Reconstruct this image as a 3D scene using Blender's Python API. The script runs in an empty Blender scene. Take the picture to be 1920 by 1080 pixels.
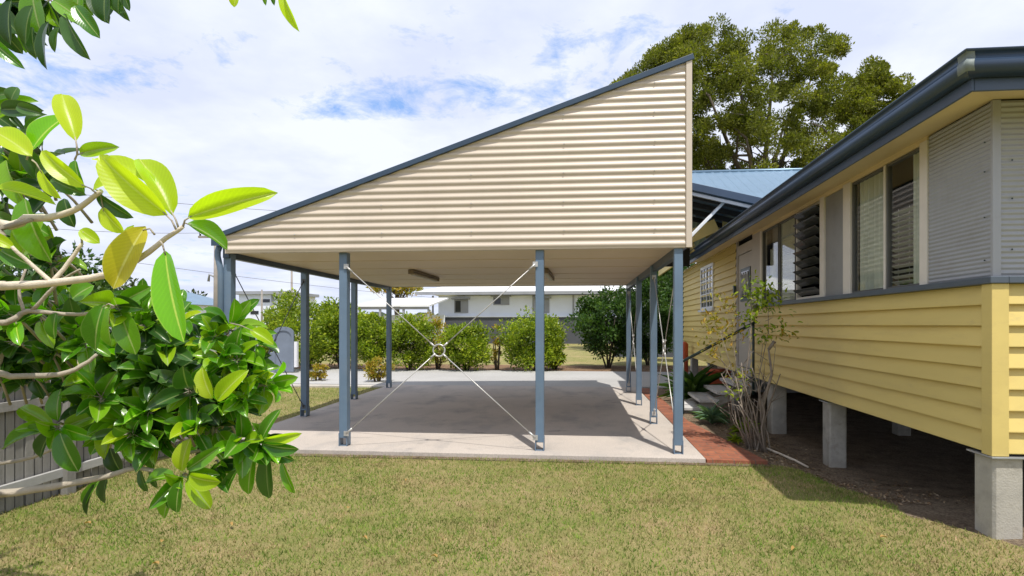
import bpy, math, random
import numpy as np
from mathutils import Vector, Matrix
random.seed(7); rng = np.random.default_rng(7)
sc = bpy.context.scene
COL = sc.collection
R = math.radians

# ------------------------------------------------------------------ camera
YAW = 4.98
A = R(YAW); CA, SA = math.cos(A), math.sin(A)
CAMZ = 1.5; FPX = 1000.0; PPX = 1018.0; PPY = 609.0
cam_d = bpy.data.cameras.new('camera'); cam = bpy.data.objects.new('camera', cam_d); COL.objects.link(cam)
cam.location = (0, 0, CAMZ); cam.rotation_euler = (R(90), 0, A)
cam_d.sensor_width = 36; cam_d.lens = 36*FPX/1920
cam_d.shift_x = -(PPX-960)/1920; cam_d.shift_y = (PPY-540)/1920
cam_d.clip_start = 0.05; cam_d.clip_end = 2000
sc.camera = cam
RV = Vector((CA, SA, 0)); FV = Vector((-SA, CA, 0)); UV_ = Vector((0, 0, 1))
def P(px, py, D):
    """world point that lies D metres in front of the photographer in the photo's direction px,py"""
    return RV*((px-PPX)/FPX*D) + FV*D + Vector((0, 0, CAMZ-(py-PPY)/FPX*D))

# ------------------------------------------------------------------ materials
MATS = {}
def newmat(name):
    m = bpy.data.materials.new(name); m.use_nodes = True
    nt = m.node_tree; b = nt.nodes['Principled BSDF']; return m, nt, b
def ramp(nt, fac, stops, interp='LINEAR'):
    r = nt.nodes.new('ShaderNodeValToRGB'); r.color_ramp.interpolation = interp
    e = r.color_ramp.elements
    while len(e) < len(stops): e.new(0.5)
    for i, (p, c) in enumerate(stops):
        e[i].position = p; e[i].color = (*c, 1) if len(c) == 3 else c
    nt.links.new(fac, r.inputs[0]); return r
def noise(nt, scale, detail=4, rough=.55, coord='Object', stretch=None, w=None):
    tc = nt.nodes.new('ShaderNodeTexCoord'); n = nt.nodes.new('ShaderNodeTexNoise')
    n.inputs['Scale'].default_value = scale; n.inputs['Detail'].default_value = detail; n.inputs['Roughness'].default_value = rough
    if stretch:
        mp = nt.nodes.new('ShaderNodeMapping'); mp.inputs['Scale'].default_value = stretch
        nt.links.new(tc.outputs[coord], mp.inputs[0]); nt.links.new(mp.outputs[0], n.inputs['Vector'])
    else: nt.links.new(tc.outputs[coord], n.inputs['Vector'])
    return n
def mixc(nt, fac, a, b, mode='MIX'):
    m = nt.nodes.new('ShaderNodeMix'); m.data_type = 'RGBA'; m.blend_type = mode
    for s, v in ((m.inputs['Factor'], fac), (m.inputs[6], a), (m.inputs[7], b)):
        if isinstance(v, (int, float)): s.default_value = v
        elif isinstance(v, tuple): s.default_value = (*v, 1)
        else: nt.links.new(v, s)
    return m.outputs[2]
def bump(nt, b, h, strength=.3, dist=.01):
    bp = nt.nodes.new('ShaderNodeBump'); bp.inputs['Strength'].default_value = strength; bp.inputs['Distance'].default_value = dist
    nt.links.new(h, bp.inputs['Height']); nt.links.new(bp.outputs[0], b.inputs['Normal'])
def painted(name, c, rough=.5, var=.12, scale=3, metal=0, bs=.08, dirt=None, stretch=None, spec=.5):
    m, nt, b = newmat(name)
    n = noise(nt, scale, 5, .6, stretch=stretch); n2 = noise(nt, scale*14, 3)
    lo = tuple(max(0, x*(1-var)) for x in c); hi = tuple(min(1, x*(1+var)) for x in c)
    r = ramp(nt, n.outputs[0], [(.3, lo), (.7, hi)])
    out = r.outputs[0]
    if dirt:
        n3 = noise(nt, scale*.8+1, 8, .7, stretch=stretch)
        d = ramp(nt, n3.outputs[0], [(.52, (0, 0, 0)), (.75, (1, 1, 1))])
        k = nt.nodes.new('ShaderNodeMath'); k.operation = 'MULTIPLY'; k.inputs[1].default_value = dirt[1]
        nt.links.new(d.outputs[0], k.inputs[0]); out = mixc(nt, k.outputs[0], out, dirt[0])
    nt.links.new(out, b.inputs['Base Color'])
    b.inputs['Roughness'].default_value = rough; b.inputs['Metallic'].default_value = metal
    b.inputs['Specular IOR Level'].default_value = spec
    bump(nt, b, n2.outputs[0], bs, .004)
    MATS[name] = m; return m
painted('cream_metal', (.575, .49, .395), .42, .05, 1.5, spec=.5, dirt=((.42, .36, .28), .25), stretch=(1, 1, .3))
painted('ceiling_cream', (.60, .49, .34), .5, .05, .8)
painted('blue_steel', (.125, .185, .26), .42, .12, 2, dirt=((.22, .25, .27), .25))
painted('blue_roof', (.032, .058, .095), .35, .1, 2, dirt=((.08, .1, .12), .3))
painted('roof_sheet', (.16, .25, .34), .35, .08, 1, metal=.3)
painted('fascia_blue', (.05, .076, .125), .42, .15, 1.5, dirt=((.12, .13, .15), .2))
painted('gutter_blue', (.038, .062, .105), .3, .12, 1.5)
painted('sill_grey', (.075, .095, .12), .45, .12, 3)
painted('yellow_paint', (.65, .505, .165), .55, .07, 1.2, dirt=((.46, .34, .13), .5), stretch=(1, .35, 2))
def weathered_boards():
    m = MATS['yellow_paint'].copy(); m.name = 'yellow_boards'; nt = m.node_tree; b = nt.nodes['Principled BSDF']
    src = b.inputs['Base Color'].links[0].from_socket; g = nt.nodes.new('ShaderNodeNewGeometry')
    r = ramp(nt, g.outputs['Random Per Island'], [(0, (.90, .90, .88)), (1, (1.06, 1.05, 1.04))]); o = mixc(nt, 1.0, src, r.outputs[0], 'MULTIPLY')
    n = noise(nt, 3.5, 8, .75, stretch=(1, .5, 1.6)); d = ramp(nt, n.outputs[0], [(.60, (0, 0, 0)), (.74, (.45,)*3)]); o = mixc(nt, d.outputs[0], o, (.36, .29, .16))
    nt.links.new(o, b.inputs['Base Color']); MATS['yellow_boards'] = m
weathered_boards()
painted('soffit_cream', (.70, .57, .33), .6, .05, 2)
painted('trim_cream', (.68, .63, .56), .5, .06, 4)
painted('door_paint', (.46, .42, .37), .55, .08, 2)
painted('panel_grey', (.25, .25, .25), .5, .08, 2, dirt=((.16, .15, .14), .5))
painted('corr_grey', (.345, .355, .375), .45, .05, 2, metal=.1, dirt=((.22, .2, .18), .4))
painted('galv', (.42, .44, .46), .35, .15, 6, metal=.6)
painted('gutter_patch', (.16, .19, .18), .6, .25, 12)
painted('rod_steel', (.5, .49, .47), .4, .12, 8, metal=.4)
painted('rod_dark', (.10, .11, .12), .5, .12, 8)
painted('bracket', (.45, .45, .45), .5, .2, 12)
painted('stump_concrete', (.40, .375, .32), .9, .2, 6, bs=.7, dirt=((.19, .165, .12), .75))
painted('tread_concrete', (.52, .51, .49), .9, .1, 8, bs=.4)
painted('shade_dark', (.03, .03, .028), .9, .2, 2)  # near-black: shade indoors, under floor and verandah put into the colour
painted('rail_green', (.02, .04, .035), .4, .2, 5)
painted('fitting_brown', (.16, .12, .08), .5, .1, 5)
painted('diffuser', (.35, .30, .22), .4, .05, 5)
painted('white_paint', (.76, .80, .88), .6, .04, 1)
painted('white_roof', (.8, .8, .8), .4, .03, 1)
painted('grey_block', (.07, .074, .085), .8, .12, 2)
painted('grey_trim', (.3, .31, .33), .6, .1, 1)
painted('dark_glass', (.03, .035, .04), .12, .2, 2)
painted('blue_grey_gate', (.16, .19, .24), .55, .1, 3)
painted('mail_white', (.7, .7, .72), .5, .05, 4)
painted('timber_grey', (.23, .22, .20), .9, .25, 3, bs=.5, dirt=((.12, .11, .09), .6), stretch=(3, 3, .4))
painted('timber_rail', (.36, .355, .34), .85, .15, 3, bs=.4)
painted('bark_grey', (.36, .31, .24), .85, .25, 14, bs=.6)
painted('bark_stem', (.23, .19, .15), .85, .3, 18, bs=.6)
painted('bark_pale', (.62, .54, .42), .7, .15, 30, bs=.5)
painted('bark_dark', (.10, .08, .06), .9, .3, 6, bs=.6)
painted('pole_wood', (.28, .25, .22), .9, .15, 3)
painted('wire', (.12, .12, .13), .6, .05, 3)
painted('orange_paint', (.5, .09, .03), .6, .1, 3)
painted('terracotta', (.30, .12, .06), .8, .15, 3)
painted('car_silver', (.45, .47, .50), .25, .04, 2, metal=.6)
painted('tyre', (.02, .02, .02), .8, .1, 3)
painted('rim', (.4, .4, .42), .3, .1, 3, metal=.8)
painted('lamp_red', (.3, .02, .02), .3, .1, 3)
painted('dark_frame', (.10, .10, .095), .5, .1, 4)
painted('curtain', (.62, .62, .52), .8, .12, 3)
painted('slat', (.60, .60, .58), .5, .06, 4)
painted('louvre_glass', (.075, .08, .08), .12, .1, 3)
painted('white_plastic', (.75, .76, .78), .35, .03, 4)
painted('rope', (.62, .60, .55), .7, .15, 20)

def glass_mat():
    m, nt, b = newmat('window_glass')
    nt.nodes.remove(b); out = nt.nodes['Material Output']
    t = nt.nodes.new('ShaderNodeBsdfTransparent'); t.inputs[0].default_value = (.93, .95, .94, 1)
    g = nt.nodes.new('ShaderNodeBsdfGlossy'); g.inputs['Roughness'].default_value = .03
    ge = nt.nodes.new('ShaderNodeNewGeometry'); vm = nt.nodes.new('ShaderNodeVectorMath'); vm.operation = 'DOT_PRODUCT'
    nt.links.new(ge.outputs['Incoming'], vm.inputs[0]); nt.links.new(ge.outputs['Normal'], vm.inputs[1])
    ab = nt.nodes.new('ShaderNodeMath'); ab.operation = 'ABSOLUTE'; nt.links.new(vm.outputs['Value'], ab.inputs[0])
    f = nt.nodes.new('ShaderNodeValToRGB'); e = f.color_ramp.elements; e[0].position = 0; e[0].color = (1, 1, 1, 1); e[1].position = 1; e[1].color = (.05, .05, .05, 1)
    for p_, v_ in ((.2, .36), (.4, .14), (.6, .07)): q_ = e.new(p_); q_.color = (v_, v_, v_, 1)
    nt.links.new(ab.outputs[0], f.inputs[0])
    mx = nt.nodes.new('ShaderNodeMixShader')
    nt.links.new(f.outputs[0], mx.inputs[0]); nt.links.new(t.outputs[0], mx.inputs[1]); nt.links.new(g.outputs[0], mx.inputs[2])
    nt.links.new(mx.outputs[0], out.inputs[0]); MATS['window_glass'] = m
glass_mat()

def concrete(name, c1, c2, stain, stain_amt, scale=.7):
    m, nt, b = newmat(name)
    n = noise(nt, scale, 8, .6); n2 = noise(nt, 60, 3, .6); n3 = noise(nt, scale*1.6, 6, .62, stretch=(1, .55, 1))
    r = ramp(nt, n.outputs[0], [(.3, c1), (.7, c2)])
    s = ramp(nt, n3.outputs[0], [(.50, (0, 0, 0)), (.72, (stain_amt,)*3)])
    o = mixc(nt, s.outputs[0], r.outputs[0], stain)
    if name == 'slab':      # old oil and tyre marks
        n4 = noise(nt, 1.9, 7, .7, stretch=(.8, 2.2, 1)); q = ramp(nt, n4.outputs[0], [(.60, (0, 0, 0)), (.70, (.75,)*3)]); o = mixc(nt, q.outputs[0], o, (.13, .125, .125))
    g = ramp(nt, n2.outputs[0], [(.3, (.82,)*3), (.7, (1.12,)*3)])
    o = mixc(nt, 1.0, o, g.outputs[0], 'MULTIPLY')
    nt.links.new(o, b.inputs['Base Color']); b.inputs['Roughness'].default_value = .85
    bump(nt, b, n2.outputs[0], .35, .004); MATS[name] = m
concrete('slab', (.43, .38, .335), (.51, .45, .395), (.26, .25, .245), .8, .9)
concrete('drive', (.36, .35, .335), (.44, .43, .415), (.30, .29, .28), .5, .3)
concrete('kerb', (.42, .39, .34), (.5, .46, .4), (.3, .28, .25), .5, 1)

def lawn_mat():
    m, nt, b = newmat('lawn')
    n = noise(nt, .9, 5, .6); n2 = noise(nt, 9, 6, .7); n3 = noise(nt, 90, 4, .7)
    a = ramp(nt, n2.outputs[0], [(.3, (.40, .29, .16)), (.5, (.30, .26, .10)), (.7, (.15, .19, .04))])
    g = ramp(nt, n.outputs[0], [(.35, (.40, .30, .16)), (.62, (.17, .21, .05))])
    o = mixc(nt, .45, a.outputs[0], g.outputs[0])
    k = ramp(nt, n3.outputs[0], [(.3, (.5,)*3), (.7, (1.3,)*3)])
    o = mixc(nt, 1.0, o, k.outputs[0], 'MULTIPLY')
    nt.links.new(o, b.inputs['Base Color']); b.inputs['Roughness'].default_value = .95
    b.inputs['Specular IOR Level'].default_value = .15
    bump(nt, b, n3.outputs[0], .8, .02); MATS['lawn'] = m
lawn_mat()
def soil_mat(name, c1, c2, c3):
    m, nt, b = newmat(name)
    n = noise(nt, 4, 8, .7); n3 = noise(nt, 45, 6, .75)
    a = ramp(nt, n.outputs[0], [(.3, c1), (.5, c2), (.72, c3)])
    k = ramp(nt, n3.outputs[0], [(.35, (.45,)*3), (.65, (1.35,)*3)])
    o = mixc(nt, 1.0, a.outputs[0], k.outputs[0], 'MULTIPLY')
    nt.links.new(o, b.inputs['Base Color']); b.inputs['Roughness'].default_value = .95
    b.inputs['Specular IOR Level'].default_value = .1
    bump(nt, b, n3.outputs[0], 1.0, .03); MATS[name] = m
soil_mat('soil', (.15, .105, .07), (.25, .19, .13), (.34, .27, .185))
soil_mat('mulch', (.16, .09, .05), (.24, .15, .09), (.30, .22, .13))
def brick_mat():
    m, nt, b = newmat('brick_path')
    tc = nt.nodes.new('ShaderNodeTexCoord'); bt = nt.nodes.new('ShaderNodeTexBrick')
    nt.links.new(tc.outputs['Object'], bt.inputs[0])
    bt.inputs['Color1'].default_value = (.34, .115, .055, 1); bt.inputs['Color2'].default_value = (.24, .08, .045, 1)
    bt.inputs['Mortar'].default_value = (.16, .10, .07, 1); bt.inputs['Scale'].default_value = 1
    bt.inputs['Brick Width'].default_value = .23; bt.inputs['Row Height'].default_value = .115; bt.inputs['Mortar Size'].default_value = .006
    n = noise(nt, 8, 6, .7); r = ramp(nt, n.outputs[0], [(.3, (.65,)*3), (.7, (1.2,)*3)])
    o = mixc(nt, 1.0, bt.outputs[0], r.outputs[0], 'MULTIPLY')
    nt.links.new(o, b.inputs['Base Color']); b.inputs['Roughness'].default_value = .85
    bump(nt, b, bt.outputs['Fac'], -.5, .005); MATS['brick_path'] = m
brick_mat()

def leafmat(name, stops, rough=.5, trans=.35, tcol=None, spec=.3, veins=False, objvar=None):
    m, nt, b = newmat(name); out = nt.nodes['Material Output']
    g = nt.nodes.new('ShaderNodeNewGeometry')
    r = ramp(nt, g.outputs['Random Per Island'], stops)
    col = r.outputs[0]
    if objvar:
        n = noise(nt, objvar, 3, .6); rr = ramp(nt, n.outputs[0], [(.35, (.55, .6, .6)), (.65, (1.25, 1.2, 1.1))])
        col = mixc(nt, 1.0, col, rr.outputs[0], 'MULTIPLY')
    if veins:
        uv = nt.nodes.new('ShaderNodeUVMap'); sp = nt.nodes.new('ShaderNodeSeparateXYZ'); nt.links.new(uv.outputs[0], sp.inputs[0])
        ab = nt.nodes.new('ShaderNodeMath'); ab.operation = 'ABSOLUTE'
        su = nt.nodes.new('ShaderNodeMath'); su.operation = 'SUBTRACT'; su.inputs[1].default_value = .5
        nt.links.new(sp.outputs[0], su.inputs[0]); nt.links.new(su.outputs[0], ab.inputs[0])
        rb = ramp(nt, ab.outputs[0], [(.0, (1, 1, 1)), (.02, (1, 1, 1)), (.045, (0, 0, 0)), (.46, (0, 0, 0)), (.5, (.5, .5, .5))])
        col = mixc(nt, rb.outputs[0], col, veins)
        # side veins
        ad = nt.nodes.new('ShaderNodeMath'); ad.operation = 'MULTIPLY_ADD'; ad.inputs[1].default_value = -.5
        nt.links.new(ab.outputs[0], ad.inputs[0]); nt.links.new(sp.outputs[1], ad.inputs[2])
        ml = nt.nodes.new('ShaderNodeMath'); ml.operation = 'MULTIPLY'; ml.inputs[1].default_value = 95
        nt.links.new(ad.outputs[0], ml.inputs[0])
        sn = nt.nodes.new('ShaderNodeMath'); sn.operation = 'SINE'; nt.links.new(ml.outputs[0], sn.inputs[0])
        vr = ramp(nt, sn.outputs[0], [(0, (.97,)*3), (1, (1.03,)*3)])
        col = mixc(nt, 1.0, col, vr.outputs[0], 'MULTIPLY')
        bump(nt, b, sn.outputs[0], .05, .001)
    nt.links.new(col, b.inputs['Base Color']); b.inputs['Roughness'].default_value = rough
    b.inputs['Specular IOR Level'].default_value = spec
    t = nt.nodes.new('ShaderNodeBsdfTranslucent')
    tc = mixc(nt, 1.0, col, tcol or (1.3, 1.5, .5), 'MULTIPLY')
    nt.links.new(tc, t.inputs[0])
    mx = nt.nodes.new('ShaderNodeMixShader'); mx.inputs[0].default_value = trans
    nt.links.new(b.outputs[0], mx.inputs[1]); nt.links.new(t.outputs[0], mx.inputs[2]); nt.links.new(mx.outputs[0], out.inputs[0])
    MATS[name] = m
def grassmat():
    m, nt, b = newmat('grass_blade'); out = nt.nodes['Material Output']; g = nt.nodes.new('ShaderNodeNewGeometry')
    dry = ramp(nt, g.outputs['Random Per Island'], [(0, (.62, .42, .28)), (.4, (.46, .34, .18)), (.75, (.29, .28, .08)), (1, (.15, .20, .04))])
    grn = ramp(nt, g.outputs['Random Per Island'], [(0, (.38, .36, .13)), (.3, (.26, .34, .06)), (.7, (.16, .29, .035)), (1, (.08, .15, .02))])
    n = noise(nt, 1.6, 5, .7); n2 = noise(nt, 13, 5, .8)
    ad = nt.nodes.new('ShaderNodeMath'); ad.operation = 'ADD'; nt.links.new(n.outputs[0], ad.inputs[0]); nt.links.new(n2.outputs[0], ad.inputs[1])
    hf = nt.nodes.new('ShaderNodeMath'); hf.operation = 'MULTIPLY'; hf.inputs[1].default_value = .5; nt.links.new(ad.outputs[0], hf.inputs[0])
    k = ramp(nt, hf.outputs[0], [(.42, (.1, .1, .1)), (.53, (1, 1, 1))]); col = mixc(nt, k.outputs[0], dry.outputs[0], grn.outputs[0])
    n3 = noise(nt, 5, 4, .7, stretch=(1, .8, 1)); k3 = ramp(nt, n3.outputs[0], [(.32, (.62, .60, .60)), (.5, (1, 1, 1)), (.68, (1.22, 1.18, 1.12))]); col = mixc(nt, 1.0, col, k3.outputs[0], 'MULTIPLY')
    nt.links.new(col, b.inputs['Base Color']); b.inputs['Roughness'].default_value = .8; b.inputs['Specular IOR Level'].default_value = .2
    t = nt.nodes.new('ShaderNodeBsdfTranslucent'); nt.links.new(col, t.inputs[0]); mx = nt.nodes.new('ShaderNodeMixShader'); mx.inputs[0].default_value = .35
    nt.links.new(b.outputs[0], mx.inputs[1]); nt.links.new(t.outputs[0], mx.inputs[2]); nt.links.new(mx.outputs[0], out.inputs[0]); MATS['grass_blade'] = m
leafmat('fig_lime', [(0, (.38, .56, .012)), (.5, (.50, .66, .02)), (1, (.58, .68, .03))], .35, .55, spec=.5, veins=(.66, .74, .16))  # lime of young leaves, with sunlight put into the colour too
leafmat('fig_yellow', [(0, (.62, .50, .02)), (1, (.55, .48, .03))], .4, .4, spec=.5, veins=(.72, .66, .2))
leafmat('fig_bright', [(0, (.16, .46, .01)), (1, (.20, .52, .012))], .22, .45, spec=.6, veins=(.55, .72, .12))  # brighter green copy, sunlight on the leaf put into its colour
leafmat('fig_green', [(0, (.05, .17, .008)), (.4, (.09, .26, .010)), (.8, (.18, .38, .012)), (1, (.32, .48, .015))], .24, .35, spec=.6, veins=(.34, .44, .14))
leafmat('fig_dark', [(0, (.022, .065, .014)), (.5, (.04, .11, .018)), (1, (.07, .16, .02))], .28, .3, spec=.55, veins=(.17, .24, .08))
leafmat('pine_leaf', [(0, (.10, .12, .018)), (.5, (.16, .175, .03)), (1, (.25, .25, .04))], .6, .4, objvar=.5)
leafmat('hedge_leaf', [(0, (.11, .18, .012)), (.5, (.23, .32, .018)), (1, (.40, .45, .03))], .45, .3, objvar=1.2)
leafmat('hedge_dark', [(0, (.03, .075, .018)), (.5, (.055, .12, .024)), (1, (.10, .17, .03))], .45, .3, objvar=1.0)
leafmat('yellow_leaf', [(0, (.20, .21, .03)), (.5, (.36, .30, .035)), (1, (.44, .24, .03))], .5, .35)
leafmat('agave', [(0, (.09, .17, .10)), (1, (.17, .28, .16))], .45, .2)
grassmat()
leafmat('far_leaf', [(0, (.05, .075, .03)), (1, (.09, .12, .045))], .7, .2, objvar=.05)
leafmat('litter', [(0, (.10, .06, .035)), (.5, (.24, .15, .08)), (1, (.42, .33, .22))], .85, .1)
leafmat('dry_leaf', [(0, (.45, .32, .10)), (1, (.35, .18, .06))], .7, .2)

# ------------------------------------------------------------------ mesh building
OFF = {}
class MB:
    def __init__(s): s.v = []; s.f = []; s.smooth = []
    def add(s, vs, fs, smooth=False):
        o = len(s.v); s.v += [tuple(v) for v in vs]; s.f += [tuple(i+o for i in f) for f in fs]; s.smooth += [smooth]*len(fs); return s
    def box(s, a, b):
        x0, y0, z0 = a; x1, y1, z1 = b
        return s.add([(x0,y0,z0),(x1,y0,z0),(x1,y1,z0),(x0,y1,z0),(x0,y0,z1),(x1,y0,z1),(x1,y1,z1),(x0,y1,z1)],
                     [(0,3,2,1),(4,5,6,7),(0,1,5,4),(1,2,6,5),(2,3,7,6),(3,0,4,7)])
    def bar(s, p, q, w, h, up=Vector((0,0,1))):
        p, q = Vector(p), Vector(q); d = (q-p).normalized(); x = d.cross(up)
        if x.length < 1e-4: x = d.cross(Vector((0, 1, 0)))
        x.normalize(); y = x.cross(d).normalized()
        vs = []
        for c in (p, q):
            for a, b in ((-1,-1),(1,-1),(1,1),(-1,1)): vs.append(c+x*a*w/2+y*b*h/2)
        return s.add(vs, [(0,1,2,3),(7,6,5,4),(0,4,5,1),(1,5,6,2),(2,6,7,3),(3,7,4,0)])
    def tube(s, pts, rad, n=8, cap=True):
        pts = [Vector(p) for p in pts]; m = len(pts)
        if not hasattr(rad, '__len__'): rad = [rad]*m
        d = (pts[1]-pts[0]).normalized(); u = d.orthogonal().normalized(); vs = []
        for i, p in enumerate(pts):
            t = (pts[min(i+1, m-1)]-pts[max(i-1, 0)]).normalized()
            u = (u-t*u.dot(t)).normalized(); w = t.cross(u)
            for k in range(n):
                a = 2*math.pi*k/n; vs.append(p+(u*math.cos(a)+w*math.sin(a))*rad[i])
        fs = [(i*n+k, i*n+(k+1) % n, (i+1)*n+(k+1) % n, (i+1)*n+k) for i in range(m-1) for k in range(n)]
        s.add(vs, fs, True)
        if cap:
            o = len(s.v)-m*n
            s.f += [tuple(o+k for k in range(n))[::-1], tuple(o+(m-1)*n+k for k in range(n))]; s.smooth += [False]*2
        return s
    def prism(s, poly, vec):
        """closed polygon (3-D points) pushed along vec"""
        n = len(poly); vec = Vector(vec); a = [Vector(p) for p in poly]; b = [p+vec for p in a]
        return s.add(a+b, [tuple(range(n))[::-1], tuple(range(n, 2*n))]+[(i, (i+1) % n, n+(i+1) % n, n+i) for i in range(n)])
    def grid(s, rows, smooth=True):
        m, n = len(rows), len(rows[0])
        return s.add([p for r in rows for p in r], [(i*n+k, i*n+k+1, (i+1)*n+k+1, (i+1)*n+k) for i in range(m-1) for k in range(n-1)], smooth)
    def build(s, name, mat, parent=None, bevel=0, tag_=None):
        off = OFF.get(parent.name, Vector()) if parent else Vector()
        me = bpy.data.meshes.new(name)
        me.from_pydata([(v[0]-off.x, v[1]-off.y, v[2]-off.z) for v in s.v], [], s.f)
        me.polygons.foreach_set('use_smooth', s.smooth); me.materials.append(MATS[mat]); me.update()
        o = bpy.data.objects.new(name, me); COL.objects.link(o)
        if parent: o.parent = parent
        OFF[o.name] = off
        if bevel:
            b = o.modifiers.new('bevel', 'BEVEL'); b.width = bevel; b.segments = 2; b.limit_method = 'ANGLE'
        if tag_: tag(o, *tag_)
        return o
def tag(o, label, cat, group=None, kind=None):
    if label: o['label'] = label
    if cat: o['category'] = cat
    if group: o['group'] = group
    if kind: o['kind'] = kind
    return o
def thing(name, label, cat, loc, group=None):
    o = bpy.data.objects.new(name, None); COL.objects.link(o); o.location = loc; o.empty_display_size = .2
    OFF[o.name] = Vector(loc); return tag(o, label, cat, group)
def struct(o): o['kind'] = 'structure'; return o
def label(o, s): o['label'] = s; return o

def np_mesh(name, V, F, mat, parent=None, smooth=True, uvs=None):
    """V (n,3), F (m,k) constant-size faces"""
    off = OFF.get(parent.name, Vector()) if parent else Vector()
    V = np.asarray(V, dtype=np.float32)-np.array(off[:], dtype=np.float32)
    me = bpy.data.meshes.new(name); k = F.shape[1]
    me.vertices.add(len(V)); me.vertices.foreach_set('co', V.ravel())
    me.loops.add(F.size); me.loops.foreach_set('vertex_index', F.astype(np.int32).ravel())
    me.polygons.add(len(F)); me.polygons.foreach_set('loop_start', np.arange(0, F.size, k, dtype=np.int32))
    me.polygons.foreach_set('use_smooth', np.full(len(F), smooth))
    if uvs is not None:
        l = me.uv_layers.new(name='UVMap'); l.data.foreach_set('uv', uvs[F.ravel()].astype(np.float32).ravel())
    me.update(calc_edges=True); me.validate(); me.materials.append(MATS[mat])
    o = bpy.data.objects.new(name, me); COL.objects.link(o)
    if parent: o.parent = parent
    OFF[o.name] = off; return o

# ------------------------------------------------------------------ ground
def sm(x): x = np.clip(x, 0, 1); return x*x*(3-2*x)
def gh(x, y):
    x = np.asarray(x, float); y = np.asarray(y, float)
    h = -.05+.012*np.sin(x*1.7+.4)*np.cos(y*1.3)*(np.abs(y-4) < 30)
    return h-.22*sm((x-2.05)/.8)*sm((y-4.4)/2.2)*sm((14.5-y)/2)-.0
def bed_edge(y):     # x where the grass stops and the bare soil beside the house begins
    return 2.66+.26*sm((4.65-y)/.5)-.22*sm((y-5.0)/1.1)-.5*sm((y-6.0)/.12)+.04*np.sin(y*5.1)+.03*np.sin(y*13.)
def ground():
    xs = np.concatenate([[-900,-300,-100,-50,-30,-20], np.arange(-14, 14.01, .25), [20,30,50,100,300,900]])
    ys = np.concatenate([[-300,-60,-15,-5], np.arange(0, 22.01, .25), [30,45,60,90,150,300,1200]])
    X, Y = np.meshgrid(xs, ys); Z = gh(X, Y)-.006
    V = np.stack([X, Y, Z], -1).reshape(-1, 3); n = len(xs); m = len(ys)
    i, k = np.meshgrid(np.arange(m-1), np.arange(n-1), indexing='ij'); i = i.ravel(); k = k.ravel()
    F = np.stack([i*n+k, i*n+k+1, (i+1)*n+k+1, (i+1)*n+k], -1)
    struct(np_mesh('lawn', V, F, 'lawn'))
    ys = np.arange(4.0, 17.0, .12); rows = []
    for y in ys:
        x0 = float(bed_edge(y)); xs = np.linspace(x0, 9, 40) if y < 6.16 else np.linspace(max(1.18, x0), 9, 40)
        if y >= 6.16: xs = np.linspace(1.22, 9, 40)
        rows.append([(x, y, float(gh(x, y))+.002+(0 if j else -.01)) for j, x in enumerate(xs)])
    struct(MB().grid(rows).build('garden_bed', 'soil'))
ground()
# slab : front edge y=6.18
slab = [(-4.72, 6.16), (1.30, 6.12), (1.13, 13.0), (-4.98, 13.0)]
struct(MB().prism([(x, y, -.12) for x, y in slab], (0, 0, .12)).build('concrete_slab', 'slab', bevel=.008))
b = MB().prism([(-14, 13.35, -.10), (-4.99, 13.02, -.10), (1.13, 13.02, -.10), (9.5, 13.02, -.10), (9.5, 17.2, -.10), (-14, 17.6, -.10)], (0, 0, .094))
struct(b.build('driveway', 'drive'))
struct(MB().box((-14, 12.75, -.1), (-5.0, 13.0, -.012)).build('kerb', 'kerb', bevel=.01))
path = [(1.315, 6.13), (1.98, 6.10), (1.55, 8.6), (1.42, 12.9), (1.16, 12.9)]
struct(MB().prism([(x, y, -.12) for x, y in path], (0, 0, .105)).build('brick_path', 'brick_path'))
b = MB(); b.grid([[(x, y, -.034+.008*math.sin(x*3)) for x in np.linspace(-14, 10, 30)] for y in np.linspace(17.3, 20.2, 6)])
struct(b.build('mulch_strip', 'mulch'))

struct(MB().grid([[(x, y, float(gh(x, y))+.001) for x in np.linspace(-4.9, 2.0, 60)] for y in (6.02+0, 6.09, 6.15)]).build('edge_strip', 'soil'))  # narrow brown strip along the front edge of the slab
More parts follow.
